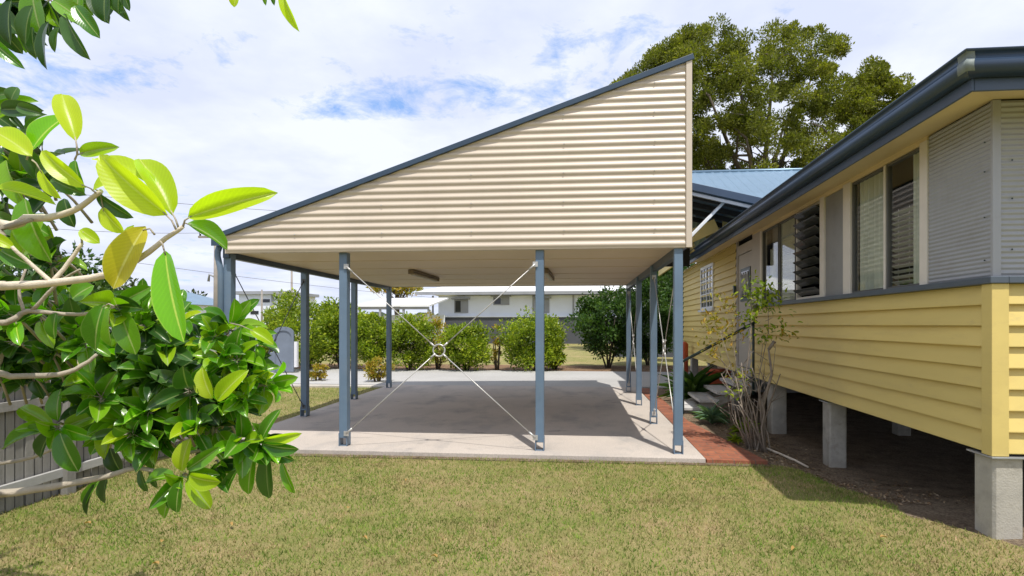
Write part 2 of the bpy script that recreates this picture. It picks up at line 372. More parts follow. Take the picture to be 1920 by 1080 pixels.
# grass
def in_grass(x, y):
    ok = (x < bed_edge(y)) & (y < 6.07+.02*np.sin(x*9)+.015*np.sin(x*23)) | (x > 2) & (y < 4.02)
    left = (x < -5.02) & (y >= 6.10) & (y < 12.7)
    return ok | left
def grass():
    pts = []
    for (x0, x1, y0, y1, d) in [(-7, 3, 2.2, 4.2, 5200), (-7, 3, 4.2, 6.14, 4200), (-10, -5, 6.1, 12.7, 1100)]:
        n = int((x1-x0)*(y1-y0)*d); x = rng.uniform(x0, x1, n); y = rng.uniform(y0, y1, n)
        # keep what a viewer near the photo's camera could see
        D = -x*SA+y*CA; L = x*CA+y*SA; px = PPX+FPX*L/D
        k = in_grass(x, y) & (px > -250) & (px < 2250)
        # bare patches
        pat = np.sin(x*2.3+1.1*np.sin(y*1.9))*np.sin(y*2.9+.7*np.sin(x*3.1))
        k &= rng.random(n) < (.72+.28*pat)
        pts.append(np.stack([x[k], y[k]], -1))
    p = np.concatenate(pts); n = len(p)
    # tufts of slope edge along the slab
    h = rng.uniform(.012, .034, n)*(1+.9*(p[:, 1] > 5.98)*(p[:, 0] < 1.9)*rng.random(n)); w = rng.uniform(.0025, .005, n); a = rng.uniform(0, 2*np.pi, n)
    lean = rng.uniform(.1, 1.1, n)*h; la = rng.uniform(0, 2*np.pi, n)
    z = gh(p[:, 0], p[:, 1])-.006
    V = np.zeros((n, 3, 3))
    V[:, 0] = np.stack([p[:, 0]-w*np.cos(a), p[:, 1]-w*np.sin(a), z], -1)
    V[:, 1] = np.stack([p[:, 0]+w*np.cos(a), p[:, 1]+w*np.sin(a), z], -1)
    V[:, 2] = np.stack([p[:, 0]+lean*np.cos(la), p[:, 1]+lean*np.sin(la), z+h], -1)
    o = np_mesh('grass', V.reshape(-1, 3), np.arange(3*n).reshape(n, 3), 'grass_blade', smooth=False)
    tag(o, 'short patchy half-dry grass of the front lawn', 'grass', kind='stuff')
grass()

# ------------------------------------------------------------------ leaves
def leaf_template(nu=4, nv=8, fold=.25, bend=.18, power=.75, ex=.6):
    V = []; UVs = []
    for j in range(nv+1):
        t = j/nv; w = .5*math.sin(math.pi*t**power)**ex if 0 < t < 1 else .004
        for i in range(nu+1):
            s = -1+2*i/nu
            V.append((s*w, t, abs(s)*w*fold-bend*(t-.25)**2+.02*math.sin(t*9+s*2)*abs(s))); UVs.append((.5+s*.5, t))
    F = [(j*(nu+1)+i, j*(nu+1)+i+1, (j+1)*(nu+1)+i+1, (j+1)*(nu+1)+i) for j in range(nv) for i in range(nu)]
    return np.array(V), np.array(F), np.array(UVs)
class Leaves:
    """collects oriented leaves: base, direction, normal, length, width"""
    def __init__(s, tmpl): s.t = tmpl; s.r = []
    def add(s, base, d, nrm, L, W, bend=1.0): s.r.append((tuple(base), tuple(d), tuple(nrm), L, W, bend))
    def build(s, name, mat, parent=None):
        if not s.r: return None
        TV, TF, TU = s.t
        B = np.array([r[0] for r in s.r]); d = np.array([r[1] for r in s.r]); n = np.array([r[2] for r in s.r])
        L = np.array([r[3] for r in s.r])[:, None, None]; W = np.array([r[4] for r in s.r])[:, None, None]; bd = np.array([r[5] for r in s.r])[:, None, None]
        return leaf_mesh(name, TV, TF, TU, B, d, n, L, W, bd, mat, parent)
def leaf_mesh(name, TV, TF, TU, B, d, n, L, W, bd, mat, parent):
    d = d/np.linalg.norm(d, axis=1)[:, None]; n = n-d*np.sum(n*d, 1)[:, None]
    n = n/(np.linalg.norm(n, axis=1)[:, None]+1e-9); x = np.cross(d, n)
    V = B[:, None, :]+x[:, None, :]*TV[None, :, 0:1]*W+d[:, None, :]*TV[None, :, 1:2]*L+n[:, None, :]*TV[None, :, 2:3]*L*bd
    k = len(TV); N = len(B)
    F = (TF[None]+(np.arange(N)*k)[:, None, None]).reshape(-1, TF.shape[1])
    return np_mesh(name, V.reshape(-1, 3), F, mat, parent, True, np.tile(TU, (N, 1)))
BIG = leaf_template(4, 11, .38, .34, 1.02, .52); MID = leaf_template(2, 6)
SMALL = (np.array([(0, 0, 0), (.5, .45, .12), (0, 1, 0), (-.5, .45, .12)]), np.array([(0, 1, 2, 3)]), np.array([(.5, 0), (1, .5), (.5, 1), (0, .5)]))

def cloud(name, mat, parent, centers, radii, per, size, up=.35, flat=.8, aspect=.55):
    """leaf clumps: every centre gets `per` small leaves spread through its own ball"""
    C = np.asarray(centers, float); Rd = np.asarray(radii, float); N = len(C)*per
    idx = np.repeat(np.arange(len(C)), per)
    u = rng.normal(size=(N, 3)); u /= np.linalg.norm(u, axis=1)[:, None]
    r = rng.random(N)**.45
    pos = C[idx]+u*(r*Rd[idx])[:, None]*np.array([1, 1, flat])
    d = u+rng.normal(size=(N, 3))*.6+np.array([0, 0, up]); n = rng.normal(size=(N, 3))+np.array([0, 0, .8])
    L = (size*rng.uniform(.6, 1.4, N))[:, None, None]; W = L*aspect
    return leaf_mesh(name, *SMALL, pos, d, n, L, W, np.ones((N, 1, 1)), mat, parent)

def limbs(mb, base, height, spread, crown_c, crown_r, n_l=6, r0=.2, lean=(0, 0), sub=4, seg=5):
    """trunk with limbs that fork towards the crown; returns tip points"""
    base = Vector(base); top = base+Vector((lean[0], lean[1], height)); tips = []
    pts = [base+(top-base)*t+Vector((random.uniform(-1, 1), random.uniform(-1, 1), 0))*r0*.5*(0 < t < 1) for t in np.linspace(0, 1, 5)]
    mb.tube(pts, [r0*1.35, r0, r0*.9, r0*.8, r0*.65], 9)
    for i in range(n_l):
        a = 2*math.pi*i/n_l+random.uniform(-.4, .4); e = random.uniform(.25, .95)
        tgt = Vector(crown_c)+Vector((math.cos(a)*crown_r[0], math.sin(a)*crown_r[1], 0))*random.uniform(.45, .8)+Vector((0, 0, (e-.4)*crown_r[2]))
        st = base+(top-base)*random.uniform(.55, 1); mid = (st+tgt)/2+Vector((0, 0, .12*crown_r[2]))
        q = [st*(1-t)**2+mid*2*t*(1-t)+tgt*t*t for t in np.linspace(0, 1, seg)]
        mb.tube(q, list(np.linspace(r0*.5, r0*.12, seg)), 6)
        tips.append(tgt)
        for k in range(sub):
            s2 = q[random.randint(1, seg-2)]; t2 = s2+(tgt-s2)*.4+Vector((random.uniform(-1, 1)*crown_r[0], random.uniform(-1, 1)*crown_r[1], random.uniform(-.2, .9)*crown_r[2]))*.45
            mb.tube([s2, (s2+t2)/2+Vector((0, 0, .05*crown_r[2])), t2], [r0*.2, r0*.12, r0*.05], 5); tips.append(t2)
    return tips

# ------------------------------------------------------------------ carport
H = 2.40
cp = thing('carport', 'blue steel carport with cream corrugated gable end and sloping roof, standing on the concrete slab', 'carport', (-1.8, 9.3, 0))
LP = [(-4.55, 6.40), (-4.66, 8.40), (-4.73, 10.40), (-4.78, 12.40)]
RP = [(1.03, 6.34), (.97, 8.22), (.92, 10.08), (.88, 12.15)]
FP = [(-3.035, 6.40), (-.59, 6.36)]
def post(x, y, w=.10, foot=True):
    b = MB(); b.box((x-w/2, y-w/2, .10 if foot else .0), (x+w/2, y+w/2, H-.005)); o = b.build('post', 'blue_steel', cp, .006)
    f = MB(); f.box((x-w/2-.004, y-w/2-.004, .0), (x-w/2+.006, y+w/2+.004, .16)); f.box((x+w/2-.006, y-w/2-.004, .0), (x+w/2+.004, y+w/2+.004, .16))
    f.box((x-w/2-.004, y-.035, 0), (x+w/2+.004, y+.035, .008)); f.build('post_bracket', 'blue_steel', o)
    return o
for x, y in LP+RP+FP: post(x, y)
# beams along both sides and the back
b = MB(); b.bar((-4.545, 6.32, H+.02), (-4.79, 12.5, H+.02), .08, .16); b.build('beam', 'blue_roof', cp, .004)
b = MB(); b.bar((1.045, 6.32, H-.01), (.87, 12.3, H-.01), .07, .17); b.build('beam', 'blue_roof', cp, .004)
b = MB(); b.bar((-4.79, 12.45, H+.06), (.87, 12.35, H+.06), .07, .10); b.build('beam', 'blue_roof', cp, .004)
# ceiling sheets
GL, GR, GY = -4.50, 1.16, 6.26
n = 6; b = MB()
b.prism([(GL+.01, GY+.06, H+.012), (GR-.03, GY+.06, H+.012), (.95, 12.55, H+.012), (-4.84, 12.55, H+.012)], (0, 0, .012))
for i in range(1, n):
    y = GY+.06+i*(12.55-GY)/n
    b.box((-4.44, y-.02, H+.006), (.94, y+.02, H+.012))
b.build('ceiling', 'ceiling_cream', cp)
# gable end cladding: horizontal corrugated sheet cut along the roof slope
def roofz(x): return 2.60+(4.535-2.60)*(x-GL)/(GR-GL)
def corr_sheet(x0, x1, z0, y, pitch, amp, topf, step=.25, ax='x', lap=None):
    """horizontal corrugations facing -Y; top cut along topf(x)"""
    rows = []; z = z0; zz = []
    while z < 4.8: zz.append(z); z += pitch/10
    b = MB(); xs = np.arange(x0, x1+1e-6, (x1-x0)/48)
    for x in xs:
        zt = topf(x); col = []
        for z in zz:
            zc = min(z, zt); col.append((x, y-amp*(.5-.5*math.cos(2*math.pi*(zc-z0)/pitch)), zc))
        rows.append(col)
    b.grid(rows); return b
b = corr_sheet(GL, GR-.05, H-.005, GY, .0845, .0135, roofz)
b.build('gable_cladding', 'cream_metal', cp)
for k in range(25):                                          # sheet screws along the laps
    z = H+.037+k*.0845
    for x in (-3.6, -2.5, -1.4, -.3, .75):
        xx = x+.004*math.sin(k)
        if z < roofz(xx)-.06 and k % 4 == 2: MB().tube([(xx, GY-.014, z), (xx, GY-.024, z)], .007, 6).build('screw', 'bracket', cp)
b = MB(); b.box((GR-.055, GY-.032, H-.012), (GR+.012, GY+.05, 4.535)); b.build('corner_trim', 'cream_metal', cp, .004)
b = MB(); b.prism([(GL-.02, GY+.01, H-.012), (GR, GY+.01, H-.012), (GR, GY+.045, H-.012), (GL-.02, GY+.045, H-.012)], (0, 0, .05)); b.build('bottom_trim', 'cream_metal', cp)
# solid side wall of the gable (towards the house) in the same sheet
rows = []
for y in np.linspace(GY+.05, 12.5, 4):
    rows.append([(GR-.012+.02*(.5-.5*math.cos(2*math.pi*(z-H)/.0845))-.03*(y-GY)/1., y, z) for z in np.arange(H, 4.5, .0845/6)])
MB().grid(rows).build('side_cladding', 'cream_metal', cp)
# roof sheet : ribs run down the slope
def roofpt(x, y, dz=0): return (x, y, roofz(x)+dz)
b = MB(); rows = []
for x in (-4.58, -3, -1, GR+.03):
    r = []
    for k in range(0, 170):
        y = GY-.03+k*(12.75-GY)/169
        r.append(roofpt(x-.02*(y-GY), y, .045+(.018 if (k % 6) in (0, 1) else 0)))
    rows.append(r)
b.grid(rows, False); b.build('roof_sheet', 'blue_roof', cp)
b = MB()
c0, c1 = Vector(roofpt(-4.56, GY-.035, .030)), Vector(roofpt(GR+.028, GY-.035, .028))
b.bar(c0, c1, .022, .062, Vector((0, 0, 1))); b.build('barge_capping', 'blue_roof', cp, .004)
b = MB(); b.tube([(-4.62, GY-.03, 2.535), (-4.88, 12.7, 2.50)], .05, 10); b.box((-4.67, GY-.035, 2.48), (-4.56, GY-.025, 2.58)); b.build('gutter', 'blue_roof', cp)
b = MB(); b.tube([(-4.63, 6.33, 2.50), (-4.66, 6.33, 2.42), (-4.66, 6.33, 2.36), (-4.63, 6.33, 2.24), (-4.625, 6.34, 2.16), (-4.625, 6.34, .02)], .036, 10)
b.build('downpipe', 'blue_steel', cp)
# tension rod bracing with the ring in the middle
def rods(p, q, mat='rod_steel', ringr=.072, h0=.16, h1=2.22, dy=0):
    p, q = Vector((p[0], p[1]+dy, 0)), Vector((q[0], q[1]+dy, 0)); d = (q-p).normalized(); nrm = Vector((-d.y, d.x, 0))
    a, b_ = p+d*.05+Vector((0, 0, h1)), q-d*.05+Vector((0, 0, h0)); c, e = p+d*.05+Vector((0, 0, h0)), q-d*.05+Vector((0, 0, h1))
    mid = (a+b_)/2
    ring = MB(); pts = [mid+(d*math.cos(t)+Vector((0, 0, 1))*math.sin(t))*ringr for t in np.linspace(0, 2*math.pi, 25)]
    ring.tube(pts, .010, 8, cap=False); ro = ring.build('brace_ring', mat, cp)
    for s in (a, b_, c, e):
        v = (mid-s).normalized(); g = MB(); g.tube([s, mid-v*(ringr+.008)], .0065, 8)
        g.tube([mid-v*(ringr+.07), mid-v*(ringr-.012)], .0125, 8)        # threaded sleeve at the ring
        g.tube([s-v*.0, s+v*.10], .013, 8); rod = g.build('brace_rod', mat, cp)
        k = MB(); k.box(tuple(s-Vector((.03, .006, .03))), tuple(s+Vector((.03, .006, .03)))); k.build('cleat', mat, rod)
rods(FP[0], FP[1], dy=-.062)
rods(LP[0], LP[1], 'rod_dark'); rods(RP[0], RP[1], 'rod_steel'); rods(RP[2], RP[3], 'rod_steel')
# ceiling lights
for i, (x, l) in enumerate(((-2.9, 'long brown batten light under the carport ceiling, left of the middle front post'),
                            (-.70, 'long brown batten light under the carport ceiling, half hidden behind the middle front post'))):
    t = thing('ceiling_light', l, 'light', (x, 9.2, H), 'batten lights under the carport ceiling')
    MB().box((x-.045, 8.5, H-.035), (x+.045, 9.95, H+.004)).build('housing', 'fitting_brown', t, .005)
    MB().box((x-.035, 8.54, H-.085), (x+.035, 9.91, H-.036)).build('diffuser', 'diffuser', t, .02)
    MB().box((x-.047, 8.47, H-.07), (x+.047, 8.50, H+.002)).build('end_cap', 'fitting_brown', t, .004)
    MB().box((x-.047, 9.95, H-.07), (x+.047, 9.98, H+.002)).build('end_cap', 'fitting_brown', t, .004)

# ------------------------------------------------------------------ house
HX, HY = 2.95, 4.18           # near corner
WB, SILL, WT = .555, 1.83, 3.145
house = thing('yellow_house', 'yellow weatherboard house on concrete stumps with a dark blue gutter', 'house', (HX, HY, 0))
def boards(p0, p1, z0, z1, out, pitch=.155, off=.0):
    """lapped weatherboards from p0 to p1 facing `out`"""
    p0, p1, out = Vector((*p0, 0)), Vector((*p1, 0)), Vector((*out, 0)); b = MB(); z = z0; d = (p1-p0); L = d.length
    nseg = max(2, int(L/.5))
    while z < z1-.01:
        zt = min(z+pitch, z1)
        lo = [p0+d*t+out*(.038+.0015*math.sin(t*L*3+z*17)) for t in np.linspace(0, 1, nseg)]
        rows = [[v-out*.034+Vector((0, 0, z)) for v in lo], [v-out*.036+Vector((0, 0, z+.010)) for v in lo], [v+Vector((0, 0, z+.010)) for v in lo], [v+Vector((0, 0, z+.017)) for v in lo],
                [v-out*.033+Vector((0, 0, zt+.003)) for v in lo]]
        b.grid([list(c) for c in zip(*rows)] if False else rows, False); z += pitch
    return b
E1 = 10.0                     # end of the window wall, where the door is
boards((HX, E1), (HX, HY), WB, SILL-.03, (-1, 0)).build('wall', 'yellow_boards', house)
boards((HX+.07, HY), (9.5, HY), WB, SILL-.03, (0, -1)).build('wall', 'yellow_boards', house)
label(boards((HX, 17.0), (HX, 10.98), WB, 3.2, (-1, 0), .15).build('wall', 'yellow_boards', house), 'yellow boarded wall beyond the door')
b = MB(); b.box((HX-.043, HY-.045, WB-.01), (HX+.075, HY+.06, SILL-.03)); b.build('corner_board', 'yellow_paint', house, .004)
b = MB(); b.box((HX-.02, 10.93, WB), (HX+.02, 10.985, 3.2)); b.build('corner_board', 'door_paint', house, .003)
# structural carcass behind the boards
b = MB(); b.box((HX+.012, HY+.012, WB+.002), (9.4, 17.0, WB+.12)); b.build('floor_frame', 'shade_dark', house)
b = MB(); b.box((HX+.012, HY+.012, WB+.13), (HX+.06, E1, SILL-.04)); b.box((HX+.07, HY+.012, WB+.13), (9.4, HY+.06, SILL-.04)); b.build('wall_lining', 'shade_dark', house)
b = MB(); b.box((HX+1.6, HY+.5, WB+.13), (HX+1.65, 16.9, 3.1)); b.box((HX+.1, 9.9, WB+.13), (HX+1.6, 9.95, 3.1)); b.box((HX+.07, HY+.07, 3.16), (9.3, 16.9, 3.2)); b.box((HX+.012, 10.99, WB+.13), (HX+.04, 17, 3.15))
b.build('inner_wall', 'shade_dark', house)
# sill : dark grey-blue ledge round the corner
b = MB(); b.box((HX-.065, HY-.065, SILL-.03), (HX+.06, 9.45, SILL+.02)); b.box((HX+.061, HY-.065, SILL-.03), (9.4, HY+.05, SILL+.02)); b.build('sill', 'sill_grey', house, .005)
Z0 = SILL+.02
# corrugated cladding beside the corner
def vcorr(p0, p1, z0, z1, out, pitch, amp):
    p0, p1, out = Vector((*p0, 0)), Vector((*p1, 0)), Vector((*out, 0)); d = p1-p0
    rows = [[p0+d*t+out*amp*(.5+.5*math.cos(2*math.pi*z/pitch))+Vector((0, 0, z)) for z in np.arange(z0, z1, pitch/8)] for t in (0, .5, 1)]
    return MB().grid(rows)
cs = vcorr((HX, 4.92), (HX, HY+.012), Z0, WT, (-1, 0), .034, .008).build('cladding_sheet', 'corr_grey', house)
cf = vcorr((HX+.045, HY), (9.4, HY), Z0, WT, (0, -1), .040, .010).build('cladding_sheet', 'corr_grey', house)
for o, pts in ((cs, [(HX-.012, HY+.07, z) for z in (1.98, 2.3, 2.64, 2.86)]), (cf, [(HX+.12, HY-.012, z) for z in (2.05, 2.42, 2.7)])):
    for x, y, z in pts: MB().tube([(x, y, z), (x-.006, y-.006, z)], .006, 6).build('screw', 'rail_green', o)
MB().box((HX-.014, HY-.014, Z0), (HX+.044, HY+.012, WT)).build('corner_trim', 'corr_grey', house, .003)
# posts between the windows and the boarded-up panel
def wpost(y0, y1, mat='trim_cream', z1=WT-.03, proud=.02):
    return MB().box((HX-proud, y0, Z0), (HX+.08, y1, z1)).build('window_post', mat, house, .004)
for y0, y1 in ((4.925, 5.03), (6.30, 6.47), (6.98, 7.10), (9.42, 9.50)): wpost(y0, y1)
wpost(9.50, 9.92, 'door_paint')
MB().box((HX+.005, 6.475, Z0), (HX+.02, 6.975, WT-.05)).build('wall_panel', 'panel_grey', house)
MB().box((HX-.012, 4.93, WT-.045), (HX+.08, 9.95, WT+.06)).build('head_board', 'soffit_cream', house)
# windows
def frame(y0, y1, parent=None, z0=Z0, z1=WT-.05, t=.024, mat='dark_frame', x=HX):
    b = MB(); b.box((x+.0, y0, z0), (x+.05, y0+t, z1)); b.box((x, y1-t, z0), (x+.05, y1, z1))
    b.box((x, y0+t, z0), (x+.05, y1-t, z0+t)); b.box((x, y0+t, z1-t), (x+.05, y1-t, z1))
    return b.build('window', mat, house, .003)
def pane(w, y0, y1, z0=Z0, z1=WT-.05, x=HX): MB().box((x+.022, y0+.022, z0+.022), (x+.026, y1-.022, z1-.022)).build('pane', 'window_glass', w)
def curtain(w, y0, y1, z0=Z0, z1=WT-.05, x=HX+.062, waves=9, amp=.03, lines=True):
    rows = []
    for t in np.linspace(0, 1, waves*8+1):
        xx = x+amp*math.sin(t*waves*2*math.pi)+.006*math.sin(t*37)
        rows.append([(xx, y0+(y1-y0)*t, z) for z in (z0+.01, (z0+z1)/2, z1)])
    MB().grid(rows).build('curtain', 'curtain', w)
def blinds(w, y0, y1, z0, z1, x=HX+.05, pitch=.052):
    b = MB(); z = z0
    while z < z1: b.bar((x, y0, z), (x, y1, z), .045, .003, Vector((.55, 0, 1)).normalized()); z += pitch
    for y in (y0+.08, y1-.08): b.tube([(x, y, z0), (x, y, z1)], .002, 4)
    b.build('blind', 'slat', w)
w = frame(5.035, 5.60); pane(w, 5.035, 5.60); curtain(w, 5.04, 5.22, waves=3); blinds(w, 5.22, 5.56, Z0+.06, Z0+.78)
w = frame(5.63, 6.295); pane(w, 5.63, 6.295); curtain(w, 5.64, 5.90, waves=3); curtain(w, 5.93, 6.20, waves=3)
MB().box((HX-.012, 5.60, Z0), (HX+.06, 5.63, WT-.05)).build('mullion', 'trim_cream', house, .003)
# louvre window: open glass blades
w = frame(7.10, 7.93, t=.035, mat='trim_cream'); b = MB()
for k in range(9):
    z = Z0+.10+k*.132
    b.bar((HX-.005, 7.14, z), (HX-.005, 7.895, z), .135, .006, Vector((.72, 0, 1)).normalized())
b.build('louvre', 'louvre_glass', w)
w = frame(7.96, 8.62); pane(w, 7.96, 8.62); curtain(w, 7.97, 8.61, waves=8); blinds(w, 7.99, 8.60, Z0+.06, Z0+1.0, x=HX+.045)
w = frame(8.65, 9.42); pane(w, 8.65, 9.42); curtain(w, 8.95, 9.15, z0=Z0+.25, z1=Z0+.9, waves=2); MB().box((HX+.16, 8.66, Z0), (HX+.17, 9.40, WT)).build('curtain', 'timber_rail', w)
# door
dr = MB(); dr.box((HX+.005, 9.98, WB+.14), (HX+.045, 10.90, 2.86)); dr = dr.build('door', 'door_paint', house, .003)
MB().box((HX-.01, 10.10, 1.95), (HX+.004, 10.72, 2.58)).build('glass_frame', 'rail_green', dr)
MB().box((HX-.014, 10.16, 2.01), (HX-.011, 10.66, 2.52)).build('glass', 'louvre_glass', dr)
b = MB()
for k in range(7):
    yy = 10.18+.075*k; b.tube([(HX-.02, yy, 2.03+.06*(k % 3)), (HX-.02, yy+.05*math.sin(k), 2.28), (HX-.02, yy+.03, 2.50-.04*(k % 2))], .008, 5)
b.build('glass_pattern', 'white_plastic', dr)
b = MB(); b.tube([(HX-.0, 10.80, 1.66), (HX-.05, 10.80, 1.66)], .014, 8); b.tube([(HX-.05, 10.80, 1.66), (HX-.05, 10.69, 1.66)], .011, 8); b.build('handle', 'galv', dr)
b = MB(); b.box((HX-.015, 9.925, WB), (HX+.06, 9.975, 3.05)); b.box((HX-.015, 10.905, WB), (HX+.06, 10.93, 3.05)); b.box((HX-.015, 9.975, 2.87), (HX+.06, 10.905, 3.05)); b.box((HX-.04, 9.95, WB), (HX+.1, 10.93, WB+.13)); b.build('door_frame', 'door_paint', house, .003)
MB().box((HX-.07, 10.96, 2.10), (HX-.03, 11.05, 2.30)).build('wall_lamp', 'rail_green', house, .01)
# far casement window
w = frame(12.9, 14.3, z0=1.88, z1=2.98, t=.07, mat='white_plastic', x=HX-.05)
b = MB(); b.box((HX-.05, 13.57, 1.95), (HX-.01, 13.63, 2.91))
for z in (2.27, 2.59): b.box((HX-.045, 12.97, z-.012), (HX-.015, 14.23, z+.012))
for y in (13.27, 13.93): b.box((HX-.043, y-.012, 1.95), (HX-.013, y+.012, 2.91))
b.build('glazing_bars', 'white_plastic', w); MB().box((HX-.030, 12.97, 1.95), (HX-.027, 14.23, 2.91)).build('pane', 'louvre_glass', w)
MB().box((HX-.10, 12.82, 1.83), (HX+.0, 14.38, 1.88)).build('window_sill', 'white_plastic', w)
# soffit, fascia, gutter  (eaves overhang)
EX, EY = 2.49, 3.72; FB, FT, GT = 3.03, 3.17, 3.262; EE = 14.0
b = MB(); T = .012
b.add([(EX+.02, EY+.02, FB+.02), (HX+.02, HY+.02, WT+.012), (HX+.02, EE, WT+.012), (EX+.02, EE, FB+.02), (EX+.02, EY+.02, FB+.035), (HX+.02, HY+.02, WT+.03), (HX+.02, EE, WT+.03), (EX+.02, EE, FB+.035)],
      [(0,3,2,1),(4,5,6,7),(0,1,5,4),(1,2,6,5),(2,3,7,6),(3,0,4,7)])
b.add([(EX+.02, EY+.02, FB+.02), (9.8, EY+.02, FB+.02), (9.8, HY+.02, WT+.012), (HX+.02, HY+.02, WT+.012), (EX+.02, EY+.02, FB+.036), (9.8, EY+.02, FB+.036), (9.8, HY+.02, WT+.031), (HX+.02, HY+.02, WT+.031)],
      [(0,3,2,1),(4,5,6,7),(0,1,5,4),(1,2,6,5),(2,3,7,6),(3,0,4,7)])
b.build('soffit', 'soffit_cream', house)
b = MB(); b.box((EX, EY, FB), (EX+.02, EE, FT)); b.box((EX+.021, EY, FB), (9.8, EY+.02, FT)); b.build('fascia', 'fascia_blue', house, .004)
def gutter_profile():     # quad gutter: rounded front, lip on top (distance out, z)
    pr = [(0, FT-.058), (.035, FT-.060)]
    for a in np.linspace(-85, 60, 9): pr.append((.048+.046*math.cos(R(a)), FT-.004+.052*math.sin(R(a))))
    pr += [(.085, GT-.012), (.096, GT-.008), (.096, GT), (.08, GT), (.075, GT-.03)]
    return pr
pr = gutter_profile()
rows = [[(EX-o, EE, z) for o, z in pr], [(EX-o, EY-o, z) for o, z in pr], [(9.8, EY-o, z) for o, z in pr]]
b = MB(); b.grid(rows[:2]); b.grid(rows[1:]); g = b.build('gutter', 'gutter_blue', house)
m = g.modifiers.new('thickness', 'SOLIDIFY'); m.thickness = .003
pj = [(o+.004, z) for o, z in pr[1:13]]
b = MB(); b.grid([[(EX-o, EY-o+.085, z) for o, z in pj], [(EX-o, EY-o, z) for o, z in pj], [(EX-o+.05, EY-o, z) for o, z in pj]]); b.build('gutter_joint', 'gutter_patch', g)
# hipped roof over this wing
def ribbed(p00, p10, p11, p01, n, name, mat, parent, ribh=.02):
    p00, p10, p11, p01 = map(Vector, (p00, p10, p11, p01)); nr = (p10-p00).cross(p01-p00).normalized(); nr = nr if nr.z > 0 else -nr
    rows = []
    for t in np.linspace(0, 1, n*4+1):
        k = round(t*n*4) % 4; h = ribh if k == 0 else 0
        rows.append([p00.lerp(p10, t)+nr*h, p01.lerp(p11, t)+nr*h])
    return MB().grid(rows, False).build(name, mat, parent)
S = .33; rx, rz = 6.2, GT+.02+S*(6.2-EX)
ribbed((EX-.05, EE, GT-.02), (EX-.05, EY-.05, GT-.02), (rx, EY+3.66, rz), (rx, EE, rz), 60, 'roof', 'roof_sheet', house)
ribbed((EX-.05, EY-.05, GT-.02), (9.9, EY-.05, GT-.02), (rx+.02, EY+3.66, rz), (rx, EY+3.66, rz), 40, 'roof', 'roof_sheet', house)
MB().box((HX+.03, 14.0, 3.15), (9.4, 14.04, rz-.1)).build('wall', 'yellow_paint', house)
# main roof further back, ridge across
MY = 12.2; mz = 4.06; ry = 15.6
ribbed((HX-1.15, MY, mz), (10, MY, mz), (10, ry, 5.86), (HX-1.15, ry, 5.86), 34, 'roof', 'roof_sheet', house, .014)
ribbed((HX-1.15, ry, 5.86), (10, ry, 5.86), (10, 19.2, 4.0), (HX-1.15, 19.2, 4.0), 34, 'roof', 'roof_sheet', house, .014)
MB().tube([(HX-1.2, ry, 5.87), (10, ry, 5.87)], .05, 8).build('ridge_cap', 'roof_sheet', house)
MB().box((HX-.6, MY-.12, mz-.16), (10, MY-.02, mz+.0)).build('gutter', 'fascia_blue', house, .01)
MB().prism([(HX-.55, MY+.3, 3.2), (HX-.55, ry, 5.6), (HX-.55, 18.9, 3.9), (HX-.55, 18.9, 3.2)], (.05, 0, 0)).build('gable_wall', 'yellow_paint', house)
MB().box((HX+.02, MY+.02, 3.19), (9.8, MY+.06, mz+.02)).build('gable_wall', 'yellow_paint', house)
# awning over the entry, its raking front edge towards the camera
AY = 10.2
pA, pB = Vector((1.55, AY, 4.18)), Vector((3.3, AY, 3.74))
b = MB(); b.prism([pA, pB, pB+Vector((0, 0, .05)), pA+Vector((0, 0, .05))], (0, 2.6, 0)); aw = b.build('awning', 'roof_sheet', house)
b = MB(); b.prism([pA+Vector((-.03, -.02, -.07)), pB+Vector((0, -.02, -.07)), pB+Vector((0, -.02, .07)), pA+Vector((-.03, -.02, .07))], (0, -.03, 0)); b.build('barge', 'gutter_blue', aw, .004)
b = MB()
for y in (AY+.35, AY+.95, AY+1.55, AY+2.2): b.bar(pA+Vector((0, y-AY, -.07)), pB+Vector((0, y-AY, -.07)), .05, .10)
b.build('rafter', 'shade_dark', aw)
MB().bar(pA+Vector((.0, .05, -.12)), pB+Vector((0, .05, -.12)), .05, .06).build('edge_rail', 'galv', aw)
MB().bar(P(1288, 450, 9.9), P(1356, 380, 10.15), .05, .05).build('awning_strut', 'white_plastic', aw, .004)
MB().box((1.62, 13.0, 2.9), (HX-.56, 13.06, 3.55)).build('verandah_lining', 'shade_dark', house)
MB().bar((1.6, 11.4, 3.12), (2.6, 11.2, 3.55), .03, .26).build('verandah_board', 'yellow_paint', house)
# stumps
def stump(x, y, s=.2, top=WB-.012, cap=True, mat='stump_concrete', z0=-.4):
    b = MB(); c = .018
    b.prism([(x+c, y, z0), (x+s-c, y, z0), (x+s, y+c, z0), (x+s, y+s-c, z0), (x+s-c, y+s, z0), (x+c, y+s, z0), (x, y+s-c, z0), (x, y+c, z0)], (0, 0, top-.014-z0))
    o = b.build('stump', mat, house, .004)
    if cap: MB().box((x-.03, y-.03, top-.012), (x+s+.03, y+s+.03, top)).build('ant_cap', 'galv', o, .002)
    return o
stump(HX-.02, HY-.03, .21); stump(HX-.0, 6.86, .21); stump(HX, 8.95, .24)
for y in (11.3, 13.6, 15.9): stump(HX+.02, y, .2)
for y in (6.86, 8.95, 11.3, 13.6):
    for x in (4.9, 7.0): stump(x, y, .2)
for x in (5.2, 7.4): stump(x, HY+.05, .2)
# timber bearers below, underfloor shade put into their dark colour
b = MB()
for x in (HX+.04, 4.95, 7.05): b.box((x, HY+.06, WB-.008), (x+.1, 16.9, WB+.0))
b.build('bearer', 'shade_dark', house)

